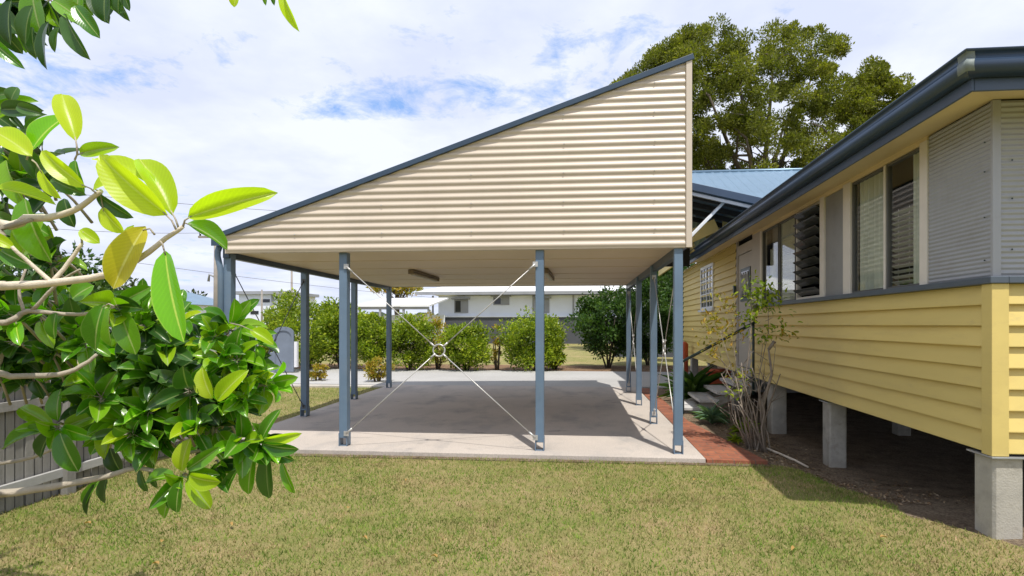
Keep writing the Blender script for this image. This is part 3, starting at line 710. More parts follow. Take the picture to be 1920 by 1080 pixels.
# entry steps
st = thing('entry_steps', 'concrete steps with open treads rising to the grey door of the yellow house', 'steps', (2.1, 9.9, 0))
for k, (x, z) in enumerate(((1.62, .06), (1.90, .20), (2.20, .34), (2.50, .48))):
    MB().box((x, 9.45, z-.05), (x+.34, 10.55, z)).build('tread', 'tread_concrete', st, .006)
for y in (9.6, 10.35): MB().bar((1.60, y, -.1), (2.9, y, .42), .05, .14).build('stringer', 'stump_concrete', st)
rl = MB(); rl.tube([(1.60, 9.42, .86), (2.86, 9.42, 1.56)], .026, 8); rl = rl.build('handrail', 'rail_green', st)
MB().tube([(1.62, 9.42, -.1), (1.62, 9.42, .90)], .018, 8).build('rail_post', 'rail_green', st)
MB().tube([(2.80, 9.42, .3), (2.80, 9.42, 1.54)], .022, 8).build('rail_post', 'rail_green', st)

# ------------------------------------------------------------------ background
def XY(px, Y):
    r = (px-PPX)/FPX; return Y*(r*CA-SA)/(r*SA+CA)
def ZY(px, py, Y):
    r = (px-PPX)/FPX; D = Y/(r*SA+CA); return CAMZ-(py-PPY)/FPX*D
def wallbox(mb, x0, x1, y0, y1, z0, z1): return mb.box((x0, y0, z0), (x1, y1, z1))
# white neighbour house across the street
NY = 44.0
nh = thing('white_house', 'white neighbouring house with a grey block base and white roof, seen beyond the hedge', 'house', (XY(950, NY), NY, 0))
x0, x1 = XY(822, NY), XY(1092, NY)
MB().box((x0, NY, 2.25), (x1+8, NY+9, 3.95)).build('wall', 'white_paint', nh)
MB().box((x0-.6, NY-.25, -.1), (x1+8, NY+9, 2.13)).build('base_wall', 'grey_block', nh)
MB().box((x0-.7, NY-.35, 2.132), (x1+8, NY+9, 2.248)).build('ledge', 'white_paint', nh)
MB().prism([(x0-1.6, NY-1.1, 3.96), (x1+9, NY-1.1, 3.96), (x1+9, NY-1.1, 4.22), (x0-1.6, NY-1.1, 4.22)], (0, .06, 0)).build('fascia', 'grey_trim', nh)
b = MB(); b.add([(x0-1.6, NY-1.1, 4.224), (x1+9, NY-1.1, 4.224), (x1+9, NY+10, 4.224), (x0-1.6, NY+10, 4.224), (x0+4, NY+4.5, 5.9), (x1+4, NY+4.5, 5.9)], [(0,1,5,4), (1,2,5), (2,3,4,5), (3,0,4), (0,3,2,1)])
b.build('roof', 'white_roof', nh)
for pa, pb, ya, yb in ((852, 878, 562, 587), (925, 955, 557, 572), (1003, 1030, 560, 587)):
    xa, xb, za, zb = XY(pa, NY), XY(pb, NY), ZY(pb, yb, NY), ZY(pa, ya, NY)
    f = MB(); t = .09
    f.box((xa, NY-.06, za), (xa+t, NY+.0, zb)); f.box((xb-t, NY-.06, za), (xb, NY+.0, zb)); f.box((xa+t, NY-.06, za), (xb-t, NY, za+t)); f.box((xa+t, NY-.06, zb-t), (xb-t, NY, zb)); f.box(((xa+xb)/2-.04, NY-.055, za+t), ((xa+xb)/2+.04, NY, zb-t))
    wd = f.build('window', 'grey_trim', nh); MB().box((xa+t, NY-.03, za+t), ((xa+xb)/2-.04, NY-.02, zb-t)).build('pane', 'dark_glass', wd); MB().box(((xa+xb)/2+.04, NY-.03, za+t), (xb-t, NY-.02, zb-t)).build('pane', 'grey_trim', wd)
    MB().box((xa-.15, NY-.5, zb+.02), (xb+.15, NY-.01, zb+.12)).build('window_hood', 'grey_trim', nh)
for px in (812, 1000, 1075): MB().box((XY(px, NY)-.07, NY-.09, 2.25), (XY(px, NY)+.07, NY-.0, 3.95)).build('wall_batten', 'grey_trim', nh)
MB().box((XY(1042, NY), NY-.5, 1.42), (XY(1049, NY), NY-.26, 1.72)).build('lamp', 'white_plastic', nh, .03)
# low white roofed carport next to it
CY = 37.0; x0, x1 = XY(668, CY), XY(806, CY)
wc = thing('white_carport', 'low open carport with a bright white roof, left of the white neighbouring house', 'carport', ((x0+x1)/2, CY+2, 0))
b = MB(); b.prism([(x0, CY, 2.80), (x1, CY, 2.80), (x1, CY+5, 3.55), (x0, CY+5, 3.55)], (0, 0, .12)); b.build('roof', 'white_roof', wc)
MB().box((x0+.1, CY+.1, 2.60), (x1-.1, CY+.2, 2.79)).build('beam', 'grey_trim', wc)
for t in (0.02, .3, .62, .96): MB().box((x0+(x1-x0)*t, CY+.12, -.05), (x0+(x1-x0)*t+.14, CY+.26, 2.6)).build('post', 'grey_trim', wc)
MB().box((x0+.2, CY+4.6, -.05), (x1-.2, CY+4.7, 2.3)).build('back_wall', 'white_paint', wc)
# far two-storey block
BY = 66.0
fb = thing('flat_building', 'pale two storey building far off on the left, seen under the carport beam', 'building', (XY(490, BY), BY, 0))
xa, xb = XY(448, BY), XY(532, BY); zt = ZY(490, 552, BY)
MB().box((xa, BY, -.1), (xb, BY+8, zt)).build('wall', 'white_paint', fb); MB().box((xa-.6, BY-.6, zt), (xb+.6, BY+8, zt+.4)).build('roof', 'grey_trim', fb)
for pa, pb, ya, yb in ((468, 484, 562, 568), (492, 506, 561, 567), (470, 485, 583, 589)):
    MB().box((XY(pa, BY), BY-.05, ZY(pa, yb, BY)), (XY(pb, BY), BY-.0, ZY(pa, ya, BY))).build('window', 'dark_glass', fb)
MB().box((XY(510, BY), BY-.2, -.1), (XY(513, BY), BY, zt)).build('wall_pier', 'grey_trim', fb)
# more houses on the left behind the fig
for i, (pa, pb, Y, ze, lab) in enumerate(((-60, 130, 34, 3.2, 'low white house beyond the paling fence, behind the fig leaves'), (210, 360, 52, 3.6, 'white house further up the street, behind the fig branches'))):
    xa, xb = XY(pa, Y), XY(pb, Y); h = thing('street_house', lab, 'house', ((xa+xb)/2, Y, 0))
    MB().box((xa, Y, -.1), (xb, Y+7, ze)).build('wall', 'white_paint', h)
    MB().add([(xa-.5, Y-.5, ze+.002), (xb+.5, Y-.5, ze+.002), (xb+.5, Y+7.5, ze+.002), (xa-.5, Y+7.5, ze+.002), (xa+3, Y+3.5, ze+1.5), (xb-3, Y+3.5, ze+1.5)], [(0,1,5,4), (1,2,5), (2,3,4,5), (3,0,4), (0,3,2,1)]).build('roof', 'roof_sheet', h)
    for t in (.2, .55, .8): MB().box((xa+(xb-xa)*t, Y-.05, 1.1), (xa+(xb-xa)*t+1.2, Y-.0, 2.4)).build('window', 'dark_glass', h)
# poles and wires
def pole(px, yt, Y, lab, r=.13, arm=True):
    x = XY(px, Y); zt = ZY(px, yt, Y); t = thing('power_pole', lab, 'pole', (x, Y, 0), 'power poles')
    MB().tube([(x, Y, -.3), (x, Y, zt)], [r*1.2, r*.8], 10).build('shaft', 'pole_wood', t)
    if arm:
        MB().box((x-1.1, Y-.06, zt-.5), (x+1.1, Y+.06, zt-.38)).build('crossarm', 'pole_wood', t)
        for dx in (-1, -.4, .4, 1): MB().tube([(x+dx, Y, zt-.38), (x+dx, Y, zt-.2)], .05, 6).build('insulator', 'dark_glass', t)
    return Vector((x, Y, zt-.2))
pA = pole(405, 430, 30, 'timber power pole at the left end of the carport gutter'); pB_ = pole(547, 508, 52, 'slim pole between the two left carport posts', .12, False); pC = pole(491, 543, 48, 'short thin pole in front of the pale two storey building', .09, False)
MB().tube([(pA.x, pA.y, ZY(405, 520, 30)), (pA.x-.35, pA.y-.1, ZY(405, 515, 30)), (pA.x-.4, pA.y-.1, ZY(405, 528, 30))], .08, 6).build('transformer', 'grey_trim', bpy.data.objects['power_pole'])
def wire(p, q, sag, lab, r=.014):
    p, q = Vector(p), Vector(q); pts = [p.lerp(q, t)-Vector((0, 0, sag*4*t*(1-t))) for t in np.linspace(0, 1, 17)]
    tag(MB().tube(pts, r, 5).build('power_line', 'wire'), lab, 'cable', 'overhead power lines')
wire(P(-200, 325, 26), P(900, 410, 40), .5, 'upper overhead wire crossing the sky above the carport gutter')
wire(P(-200, 395, 28), pA, .4, 'middle overhead wire running to the timber pole', .012)
wire(P(-100, 440, 28), P(1000, 570, 60), .6, 'lowest overhead wire just above the horizon', .014)

# arched gate beside the driveway
gx, gy = XY(512, 15.9), 15.9
gt = thing('arched_gate', 'blue grey arched gate standing open beside the driveway in front of the hedge', 'gate', (gx, gy, 0))
def arch(w, h, n=16): return [(0, 0)]+[(w, 0)]+[(w/2+w/2*math.cos(a), h-w*.34+w*.34*math.sin(a)) for a in np.linspace(0, math.pi, n)]
d = Vector((.60, .14, 0)); g0 = Vector((gx, gy, .02)); w_ = d.length; d.normalize(); nn = Vector((d.y, -d.x, 0))
def ar(o, w, h, th, off): return MB().prism([g0+d*(o+u)+Vector((0, 0, v))+nn*off for u, v in arch(w, h)], nn*-th)
ar(.05, w_-.1, 1.33, .03, 0).build('panel', 'blue_grey_gate', gt)
out = arch(w_, 1.42); inn = [(.07+u*(w_-.14)/w_, v*1.30/1.42) for u, v in out]
V = [g0+d*u+Vector((0, 0, v))+nn*o for o in (.03, -.05) for u, v in out]+[g0+d*u+Vector((0, 0, v))+nn*o for o in (.03, -.05) for u, v in inn]
n = len(out); F = []
for i in range(1, n-1): F += [(i, i+1, 2*n+i+1, 2*n+i), (n+i, 3*n+i, 3*n+i+1, n+i+1), (i, n+i, n+i+1, i+1), (2*n+i, 2*n+i+1, 3*n+i+1, 3*n+i)]
F += [(n-1, 0, 2*n, 3*n-1), (n-1, 2*n-1, n, 0)]
MB().add(V, F).build('frame', 'blue_grey_gate', gt)
b = MB(); b.box(tuple(g0+d*(w_+.03)+Vector((0, -.05, .15))), tuple(g0+d*(w_+.03)+Vector((.09, .05, .95)))); b.build('hinge_post', 'mail_white', gt)
tag(MB().box((gx-.35, 16.2, -.05), (gx+.3, 16.35, .62)).build('low_wall', 'blue_grey_gate', None, .02), 'low blue grey wall at the foot of the arched gate', 'wall')

# parked car behind the fig
def car(px, Y):
    x = XY(px, Y); t = thing('parked_car', 'silver car parked in the street, half hidden by the fig leaves', 'car', (x, Y, 0)); L = 4.4
    side = [(-2.2, .35), (-2.15, .75), (-1.95, .92), (-1.1, 1.0), (-.45, 1.42), (.2, 1.48), (1.1, 1.42), (1.75, 1.02), (2.12, .96), (2.2, .6), (2.15, .35)]
    b = MB(); rows = []
    for yy, k, zz in ((-.86, 1, 0), (-.80, 1, .0), (0, 1, .03), (.80, 1, 0), (.86, 1, 0)):
        ins = .16 if abs(yy) > .82 else 0
        rows.append([(x+u, Y+(yy*.98 if v < 1.0 else yy*.84), v-(.0 if v < 1 else ins*.2)+(zz if v > .9 else 0)) for u, v in side+[side[0]]])
    b.grid(rows, False); n = len(side)
    for r, rev in ((rows[0], False), (rows[-1], True)): b.add(r[:-1], [tuple(range(n)) if rev else tuple(range(n))[::-1]])
    body = b.build('body', 'car_silver', t, .03)
    for s in (-1, 1):
        for q in ([(-1.0, 1.02), (-.42, 1.36), (.15, 1.40), (.15, 1.02)], [(.22, 1.02), (.22, 1.40), (1.02, 1.35), (1.5, 1.04)]):
            MB().prism([(x+u, Y+s*.80, v) for u, v in q], (0, s*.045, 0)).build('side_window', 'dark_glass', t)
        for u in (-1.35, 1.4):
            w = MB().tube([(x+u, Y+s*.66, .32), (x+u, Y+s*.88, .32)], .32, 18).build('wheel', 'tyre', t); MB().tube([(x+u, Y+s*.84, .32), (x+u, Y+s*.895, .32)], .19, 12).build('rim', 'rim', w)
        MB().box((x-2.2, Y+s*.62-.16, .68), (x-2.1, Y+s*.62+.16, .8)).build('headlight', 'white_plastic', t, .02)
        MB().box((x+2.1, Y+s*.62-.16, .7), (x+2.21, Y+s*.62+.16, .85)).build('tail_light', 'lamp_red', t, .02)
car(415, 22.5)

# paling fence on the left
pf = thing('paling_fence', 'weathered grey paling fence with pale rails along the left side of the lawn', 'fence', (-4.95, 6, 0))
fx0, fx1 = -4.86, -5.35
def fpt(y, z, o=0): return (fx0+(fx1-fx0)*(y-4.3)/8+o, y, z)
rows = []; y = 1.0; prof = []
while y < 6.85:
    hh = 1.0+random.uniform(-.012, .012); dx = random.uniform(-.006, .006)
    prof += [(y+.004, -.02, hh-.02), (y+.005, dx, hh), (y+.072, dx+random.uniform(-.003, .003), hh), (y+.073, -.02, hh-.02)]; y += .082
MB().grid([[fpt(a, -.12, o) for a, o, h in prof], [fpt(a, .5, o) for a, o, h in prof], [fpt(a, h, o) for a, o, h in prof]], False).build('palings', 'timber_grey', pf).modifiers.new('thickness', 'SOLIDIFY').thickness = .014
MB().bar(fpt(1, 1.03, .0), fpt(6.9, 1.03, .0), .10, .035).build('cap_rail', 'timber_rail', pf, .004)
MB().bar(fpt(1, .82, .035), fpt(6.9, .82, .035), .035, .08).build('rail', 'timber_grey', pf, .004)
MB().bar(fpt(1, .14, .035), fpt(6.9, .14, .035), .035, .08).build('rail', 'timber_rail', pf, .004)
for y in (2.2, 4.5, 6.8): MB().box(tuple(np.array(fpt(y, -.3, .015))), tuple(np.array(fpt(y+.09, 1.0, .10)))).build('post', 'timber_grey', pf, .004)
wf = thing('white_fence', 'white picket fence in the neighbouring yard behind the paling fence', 'fence', (-13, 12, 0))
b = MB(); n = 60
prof = []
for k in range(n):
    x = -22+k*.16; prof += [(x, .0, 0), (x+.001, -.02, 1.35), (x+.05, -.02, 1.42), (x+.099, -.02, 1.35), (x+.10, 0, 0), (x+.101, .0, .3), (x+.159, .0, .3)]
MB().grid([[(x, 12+o, -.1) for x, o, h in prof], [(x, 12+o, max(h, .3)) for x, o, h in prof]], False).build('pickets', 'white_paint', wf)
MB().box((-22, 12.02, .9), (-12.4, 12.06, 1.0)).build('rail', 'white_paint', wf)

# dark fence at the back right, next to the house
tag(MB().box((1.2, 26, -.1), (9, 26.08, 1.75)).build('back_fence', 'grey_block'), 'dark grey fence behind the right hand carport posts', 'fence')

# ------------------------------------------------------------------ shrubs of the hedge
def shrub(name, lab, cat, px, hw, yt, yb, D, mat, n=42, per=110, size=.085, group=None, depth=1.0, stem='bark_dark', hole=0, cr=.30):
    c = P(px, yb, D); rw = hw*1.1*D/1000; zt = CAMZ-(yt-PPY)/1000*D; zb = 0.0
    t = thing(name, lab, cat, (c.x, c.y, 0), group); H_ = zt-zb; cs, rs = [], []
    for i in range(n):
        u = rng.normal(size=3); u /= np.linalg.norm(u); r = rng.uniform(.45, .85)
        zc = zb+H_*.5; rz = H_*.56
        cs.append((c.x+u[0]*r*rw, c.y+u[1]*r*rw*depth, max(zb+.12, zc+u[2]*r*rz))); rs.append(rng.uniform(.6, 1.2)*cr*min(rw, H_*.6))
    cloud('foliage', mat, t, cs, rs, per, size, .4)
    b = MB()
    for k in range(5):
        a = random.uniform(0, 6.28); e = Vector((c.x+math.cos(a)*rw*.5, c.y+math.sin(a)*rw*.5, zb+H_*.6)); s0 = Vector((c.x+math.cos(a)*.04, c.y+math.sin(a)*.04, -.1))
        b.tube([s0, (s0+e)/2+Vector((0, 0, .08)), e], [.035, .025, .012], 6)
    b.build('stems', stem, t); return t
HG = 'hedge shrubs along the far side of the driveway'
shrub('hedge_shrub', 'tallest bushy hedge shrub, behind the second left carport post', 'shrub', 572, 82, 548, 690, 18.3, 'hedge_leaf', 95, 120, .10, HG, cr=.24)
shrub('hedge_shrub', 'hedge shrub right of the arched gate, glimpsed over the gate', 'shrub', 520, 38, 565, 688, 19.5, 'hedge_leaf', 40, 120, .10, HG)
shrub('hedge_shrub', 'hedge shrub filling the gap between the front left and second carport post', 'shrub', 640, 50, 556, 692, 19.0, 'hedge_leaf', 60, 120, .10, HG)
shrub('hedge_shrub', 'bright green hedge shrub between the two dark rear left posts', 'shrub', 700, 45, 588, 692, 17.8, 'hedge_leaf', 60, 130, .09, HG)
shrub('hedge_shrub', 'dense green hedge shrub behind the upper left brace rod', 'shrub', 768, 52, 590, 694, 17.8, 'hedge_leaf', 70, 130, .09, HG)
shrub('hedge_shrub', 'green hedge shrub just right of the brace ring', 'shrub', 875, 50, 602, 694, 17.8, 'hedge_leaf', 64, 130, .09, HG)
shrub('hedge_shrub', 'round hedge shrub behind the middle front post', 'shrub', 998, 62, 586, 694, 17.8, 'hedge_leaf', 80, 130, .09, HG)
shrub('hedge_shrub', 'smaller rounded hedge shrub to the right of the middle front post', 'shrub', 1040, 26, 618, 694, 18.4, 'hedge_leaf', 30, 110, .09, HG)
shrub('hedge_shrub', 'broad dark hedge shrub left of the right hand carport posts', 'shrub', 1140, 68, 536, 694, 19.0, 'hedge_dark', 110, 130, .11, HG, cr=.24)
shrub('hedge_shrub', 'dark green shrub seen between the right hand carport posts', 'shrub', 1215, 50, 500, 694, 20.5, 'hedge_dark', 80, 130, .12, HG)
shrub('hedge_shrub', 'dark green shrub behind the front right carport post', 'shrub', 1272, 36, 480, 680, 22.5, 'hedge_dark', 60, 120, .12, HG)
shrub('hedge_shrub', 'orange tinged loose shrub between the brace ring and the upper left rod', 'shrub', 822, 24, 596, 692, 18.2, 'yellow_leaf', 26, 50, .08, HG)
shrub('hedge_shrub', 'tall thin yellowing shrub behind the top of the hedge, left of the white house', 'shrub', 805, 40, 575, 690, 20.0, 'yellow_leaf', 22, 40, .09, HG)
shrub('hedge_shrub', 'thin upright orange green shrub left of the round hedge shrub', 'shrub', 932, 14, 606, 694, 18.0, 'yellow_leaf', 16, 40, .08, HG)
shrub('low_bush', 'small yellow bush on the driveway edge between the two dark left posts', 'bush', 708, 26, 672, 722, 14.2, 'yellow_leaf', 26, 60, .06, 'small yellow bushes by the kerb')
shrub('low_bush', 'small yellow green bush at the kerb right of the arched gate', 'bush', 596, 19, 684, 722, 14.4, 'yellow_leaf', 20, 55, .06, 'small yellow bushes by the kerb')
# ------------------------------------------------------------------ trees
def tree(lab, px, yb, D, ctr, rad, n, per, size, mat, cr, trunk=.3, group=None, name='tree', th=None, shell=.5):
    """ctr/rad in photo units at distance D, converted to metres"""
    c = P(px, yb, D); k = D/1000; cc = P(ctr[0], ctr[1], D); rr = (rad[0]*k, rad[0]*k*.8, rad[1]*k)
    t = thing(name, lab, 'tree', (c.x, c.y, 0), group); tb = MB()
    tips = limbs(tb, (c.x, c.y, -.2), (th or max(.8, (cc.z-rr[2]*.6))), 1, cc, rr, 6, trunk)
    tb.build('trunk', 'bark_dark', t); cs, rs = [], []
    for p in tips[:n]: cs.append(tuple(p)); rs.append(cr*k*random.uniform(.7, 1.1))
    while len(cs) < n:
        u = rng.normal(size=3); u /= np.linalg.norm(u); r = rng.uniform(shell, .92)
        cs.append((cc.x+u[0]*r*rr[0], cc.y+u[1]*r*rr[1], cc.z+u[2]*r*rr[2])); rs.append(cr*k*random.uniform(.6, 1.2))
    cloud('crown', mat, t, cs, rs, per, size, .3); return t
# the big tree behind the house
D = 30; t = thing('camphor_tree', 'very large olive green tree with a clumpy crown rising behind the carport gable', 'tree', tuple(P(1440, 650, D).xy)+(0,))
tb = MB(); base = P(1440, 655, D); base.z = -.2
fork = P(1425, 400, D); tb.tube([base, P(1436, 520, D), fork], [.6, .5, .36], 12)
cs, rs = [], []; LIMB = [(1290, 330, -2, .9), (1250, 230, 1, 1), (1330, 180, -3, 1), (1380, 110, 2, 1), (1450, 120, -2, 1), (1520, 150, 2, 1), (1560, 260, -2, 1), (1470, 230, 3, 1), (1400, 260, -3.5, 1), (1660, 210, 2, 1), (1340, 300, 3, .8), (1540, 330, 3, .8)]
for x, y, dz, s in LIMB:
    e = P(x, y, D+dz); m1 = fork.lerp(e, .5)+Vector((0, 0, -.5)); q = [fork*(1-u)**2+m1*2*u*(1-u)+e*u*u for u in np.linspace(0, 1, 7)]
    tb.tube(q, list(np.linspace(.20, .05, 7)), 7)
    for k in range(6):
        s2 = q[random.randint(2, 6)]; e2 = s2+Vector((random.uniform(-1, 1)*2, random.uniform(-1, 1)*2, random.uniform(-.3, 1)*1.8)); tb.tube([s2, (s2+e2)/2+Vector((0, 0, .2)), e2], [.07, .05, .02], 5)
tb.build('trunk', 'bark_dark', t)
def outline(px):   # top edge of the crown in the photograph, for the size of the crown
    return np.interp(px, [1150, 1165, 1200, 1225, 1260, 1290, 1330, 1362, 1385, 1400, 1440, 1470, 1520, 1560, 1578, 1585, 1610, 1640, 1665, 1690, 1715], [160, 145, 115, 88, 60, 35, 35, 15, 70, 38, 25, 32, 35, 48, 62, 150, 108, 100, 110, 130, 165])
while len(cs) < 520:
    x = random.uniform(1155, 1705); top = outline(x); bot = 345 if x < 1590 else 310
    y = top+18+(bot-top)*random.random()**.92
    rp = random.uniform(11, 25)*(.8 if x > 1590 else 1)
    if y-rp < top-2: y = top+rp
    
    dz = random.uniform(-5, 5)*(1-abs(x-1430)/400)
    if 195 < y < 330 and 1290 < x < 1420 and random.random() < .1: continue
    cs.append(tuple(P(x, y, D+dz))); rs.append(rp*D/1000)
for x, y, rp in ((1160, 158, 12), (1172, 150, 14), (1186, 140, 15), (1204, 128, 17), (1222, 108, 18), (1238, 100, 20), (1250, 112, 20), (1262, 82, 20), (1275, 92, 22), (1290, 60, 20), (1296, 90, 24), (1440, 60, 22), (1455, 50, 20), (1462, 85, 24), (1448, 105, 22), (1475, 60, 20), (1590, 180, 20), (1585, 210, 24), (1300, 270, 24), (1330, 290, 22), (1305, 310, 18)):
    cs.append(tuple(P(x, y+4, D+random.uniform(-2, 2)))); rs.append(rp*D/1000)
cloud('crown', 'pine_leaf', t, cs, rs, 400, .145, .5, .8, .5)
tree('reddish brown and green tree showing above the white carport roof', 745, 640, 52, (745, 535), (60, 22), 26, 90, .3, 'yellow_leaf', 16)
tree('dark tree behind the right hand posts and beside the yellow house', 1235, 640, 30, (1240, 520), (60, 60), 60, 120, .22, 'hedge_dark', 20)
FT_ = 'trees on the horizon behind the street'
for px, D, r in ((20, 60, 70), (170, 70, 60), (320, 80, 40), (640, 90, 22), (1150, 62, 30), (1040, 80, 14), (-120, 60, 80), (1330, 70, 90), (1600, 60, 90), (1850, 60, 90)):
    tree('hazy green tree on the horizon behind the street', px, 640, D, (px, 600-r*.7), (r*1.2, r*.8), 26, 70, .5, 'far_leaf', r*.45, group=FT_, name='horizon_tree')
tree('dark leafy tree beyond the paling fence, seen behind the fig branches', 110, 740, 10.5, (110, 560), (95, 115), 60, 110, .11, 'hedge_dark', 30, .09)
b = MB(); rows = []
for k in range(2): rows.append([(x, 190+8*math.sin(x*.05), (-1 if k == 0 else 5.5+1.5*math.sin(x*.11)+1.1*math.sin(x*.37)+.6*math.sin(x*.9))) for x in np.arange(-420, 420, 2)])
MB().grid(rows).build('distant_treeline', 'far_leaf').modifiers.new('thickness', 'SOLIDIFY').thickness = 6
tag(bpy.data.objects['distant_treeline'], 'low line of trees along the horizon', 'treeline', kind='stuff')

# ------------------------------------------------------------------ garden bed plants
def gz(x, y): return float(gh(x, y))
bx, by = 2.08, 6.75; z = gz(bx, by)
t = thing('bare_shrub', 'tall half bare shrub with grey stems and sparse leaf tufts beside the steps', 'shrub', (bx, by, z))
b = MB(); tips = []
for (px, py, D_, r) in ((1441, 655, 6.6, .026), (1462, 705, 6.7, .012), (1410, 575, 6.6, .008), (1440, 560, 6.9, .007), (1375, 640, 6.5, .007), (1350, 620, 6.6, .006), (1352, 700, 6.8, .010), (1390, 680, 6.5, .012), (1345, 650, 6.9, .006), (1410, 690, 6.4, .014), (1425, 740, 6.5, .014), (1370, 730, 6.6, .010), (1345, 760, 6.8, .008), (1455, 640, 6.7, .006), (1385, 760, 6.4, .010), (1400, 705, 7.0, .012), (1433, 700, 7.0, .014)):
    e = P(px, py, D_); s0 = Vector((bx+random.uniform(-.10, .10), by+random.uniform(-.1, .1), z-.05)); m1 = s0.lerp(e, .45)+Vector((random.uniform(-.10, .02), random.uniform(-.05, .05), random.uniform(-.02, .1)))
    m2 = s0.lerp(e, .75)+Vector((random.uniform(-.06, .06), 0, random.uniform(-.03, .06)))
    b.tube([s0, m1, m2, e], [r*.95, r*.8, r*.65, r*.4], 7); tips.append(e)
    for k in range(3):
        s2 = m1.lerp(e, random.random()); e2 = s2+Vector((random.uniform(-.2, .2), random.uniform(-.15, .15), random.uniform(.0, .25))); b.tube([s2, (s2+e2)/2, e2], [.005, .004, .002], 5)
b.tube([P(1441, 655, 6.6), P(1452, 640, 6.6)], [.02, .022], 7)
for k in range(7):
    e = P(random.uniform(1365, 1465), random.uniform(690, 790), random.uniform(6.4, 7.1)); s0 = Vector((bx+random.uniform(-.16, .14), by+random.uniform(-.12, .12), z-.05)); b.tube([s0, s0.lerp(e, .5)+Vector((random.uniform(-.06, .06), 0, 0)), e], [.012, .010, .005], 6)
b.build('stems', 'bark_stem', t)
def tuft(name, mat, pts, n, L, Wd, parent, sp=.14):
    lf = Leaves(MID)
    for p in pts:
        for i in range(n):
            o = p+Vector(rng.normal(size=3)*sp*.55); d = Vector(rng.normal(size=3))+Vector((0, 0, -.1)); l = L*random.uniform(.7, 1.2)
            lf.add(o, d, Vector(rng.normal(size=3)*.5)+Vector((0, 0, 1)), l, l*Wd)
    return lf.build(name, mat, parent)
tuft('foliage', 'hedge_leaf', [P(x, y, 6.6) for x, y in ((1408, 545), (1435, 552), (1455, 545), (1428, 540), (1440, 570), (1415, 560), (1420, 575), (1400, 600), (1445, 620), (1470, 612), (1425, 632), (1418, 530), (1395, 710), (1380, 735), (1425, 560), (1445, 575), (1410, 590))], 24, .065, .42, t, .11)
tuft('yellow_foliage', 'yellow_leaf', [P(x, y, 6.8) for x, y in ((1330, 597), (1350, 600), (1370, 580), (1345, 625), (1325, 650), (1340, 665), (1360, 640), (1392, 706), (1475, 625), (1355, 560), (1325, 610), (1365, 610), (1380, 625))], 22, .065, .4, t, .12)
# spiky plant by the steps
for k, (px, py, D_, L, mt, lab, nm) in enumerate(((1335, 790, 8.3, .36, 'agave', 'grey green spiky plant at the foot of the steps', 'spiky_plant'), (1300, 745, 10.6, .85, 'hedge_dark', 'dark strap leaved plant between the front right post and the steps', 'strap_plant'), (1398, 800, 7.6, .25, 'hedge_leaf', 'small green weed in the bare soil near the bare shrub', 'weed'), (1378, 835, 6.9, .14, 'hedge_leaf', 'low tuft of green weeds beside the brick path', 'weed'))):
    c = P(px, py, D_); c.z = gz(c.x, c.y); t = thing(nm, lab, 'plant', tuple(c)); lf = Leaves(leaf_template(2, 7, .3, .5, .6))
    for i in range(46):
        a = i*2.4; el = R(random.uniform(12, 80)); d = Vector((math.cos(a)*math.cos(el), math.sin(a)*math.cos(el), math.sin(el))); l = L*random.uniform(.7, 1.05)
        lf.add(c+Vector((0, 0, .02)), d, Vector((-math.cos(a)*math.sin(el), -math.sin(a)*math.sin(el), math.cos(el))), l, .05*L/.42+.008)
    lf.build('foliage', mt, t)
# leaf litter on the bare soil
n = 2600; y = rng.uniform(5.0, 12, n)**1.0; x = bed_edge(y)*(y < 6.16)+1.95*(y >= 6.16)+np.abs(rng.normal(size=n))*.55-.05
k = x < 3.6; x, y = x[k], y[k]; n = len(x); pos = np.stack([x, y, gh(x, y)+.012], -1)
d = np.stack([rng.normal(size=n), rng.normal(size=n), rng.normal(size=n)*.25], -1); nn_ = np.stack([rng.normal(size=n)*.4, rng.normal(size=n)*.4, np.ones(n)], -1)
L = rng.uniform(.015, .05, n)[:, None, None]
tag(leaf_mesh('leaf_litter', *SMALL, pos, d, nn_, L, L*.45, np.ones((n, 1, 1)), 'litter', None), 'brown leaf litter strewn over the bare soil beside the house', 'litter', kind='stuff')
# odds and ends
pp = [P(1436, 852, 6.62), P(1460, 858, 6.5), P(1490, 862, 6.42), P(1515, 873, 6.25)]
for p in pp: p.z = gz(p.x, p.y)+.025
tag(MB().tube(pp, [.016, .014, .016, .012], 7).build('fallen_branch', 'bark_pale'), 'pale stick lying on the soil at the edge of the lawn', 'stick')
oc = thing('orange_barrow', 'orange painted crate standing under the far end of the yellow house', 'crate', (3.1, 12.6, -.1))
MB().box((2.7, 12.4, -.25), (3.2, 12.9, .42)).build('body', 'orange_paint', oc, .02); MB().box((2.66, 12.36, .42), (3.24, 12.94, .46)).build('rim', 'orange_paint', oc, .01)
c = P(1283, 640, 15.2)
tag(MB().tube([(c.x, c.y, -.2), (c.x, c.y, .95), (c.x, c.y, 1.02)], [.11, .11, .05], 16).build('gas_bottle', 'orange_paint'), 'red gas bottle at the far corner of the yellow house', 'gas bottle')
lf_t = leaf_template(2, 5, .4, .4)
for i, (px, py) in enumerate(((680, 1010), (302, 1020), (652, 956), (298, 1060), (430, 985), (170, 985), (1300, 905), (1490, 1030), (820, 1050), (1650, 1010), (760, 900))):
    g = (CAMZ+.03)/((py-PPY)/FPX); c = P(px, py, g); a = random.uniform(0, 6.28); L = Leaves(lf_t)
    L.add((c.x, c.y, gz(c.x, c.y)+.035), (math.cos(a), math.sin(a), .1), (.2, .1, 1), random.uniform(.035, .06), .025)
    o = L.build('fallen_leaf', 'dry_leaf'); tag(o, 'dry fallen leaf lying on the lawn', 'leaf', 'fallen leaves on the lawn')

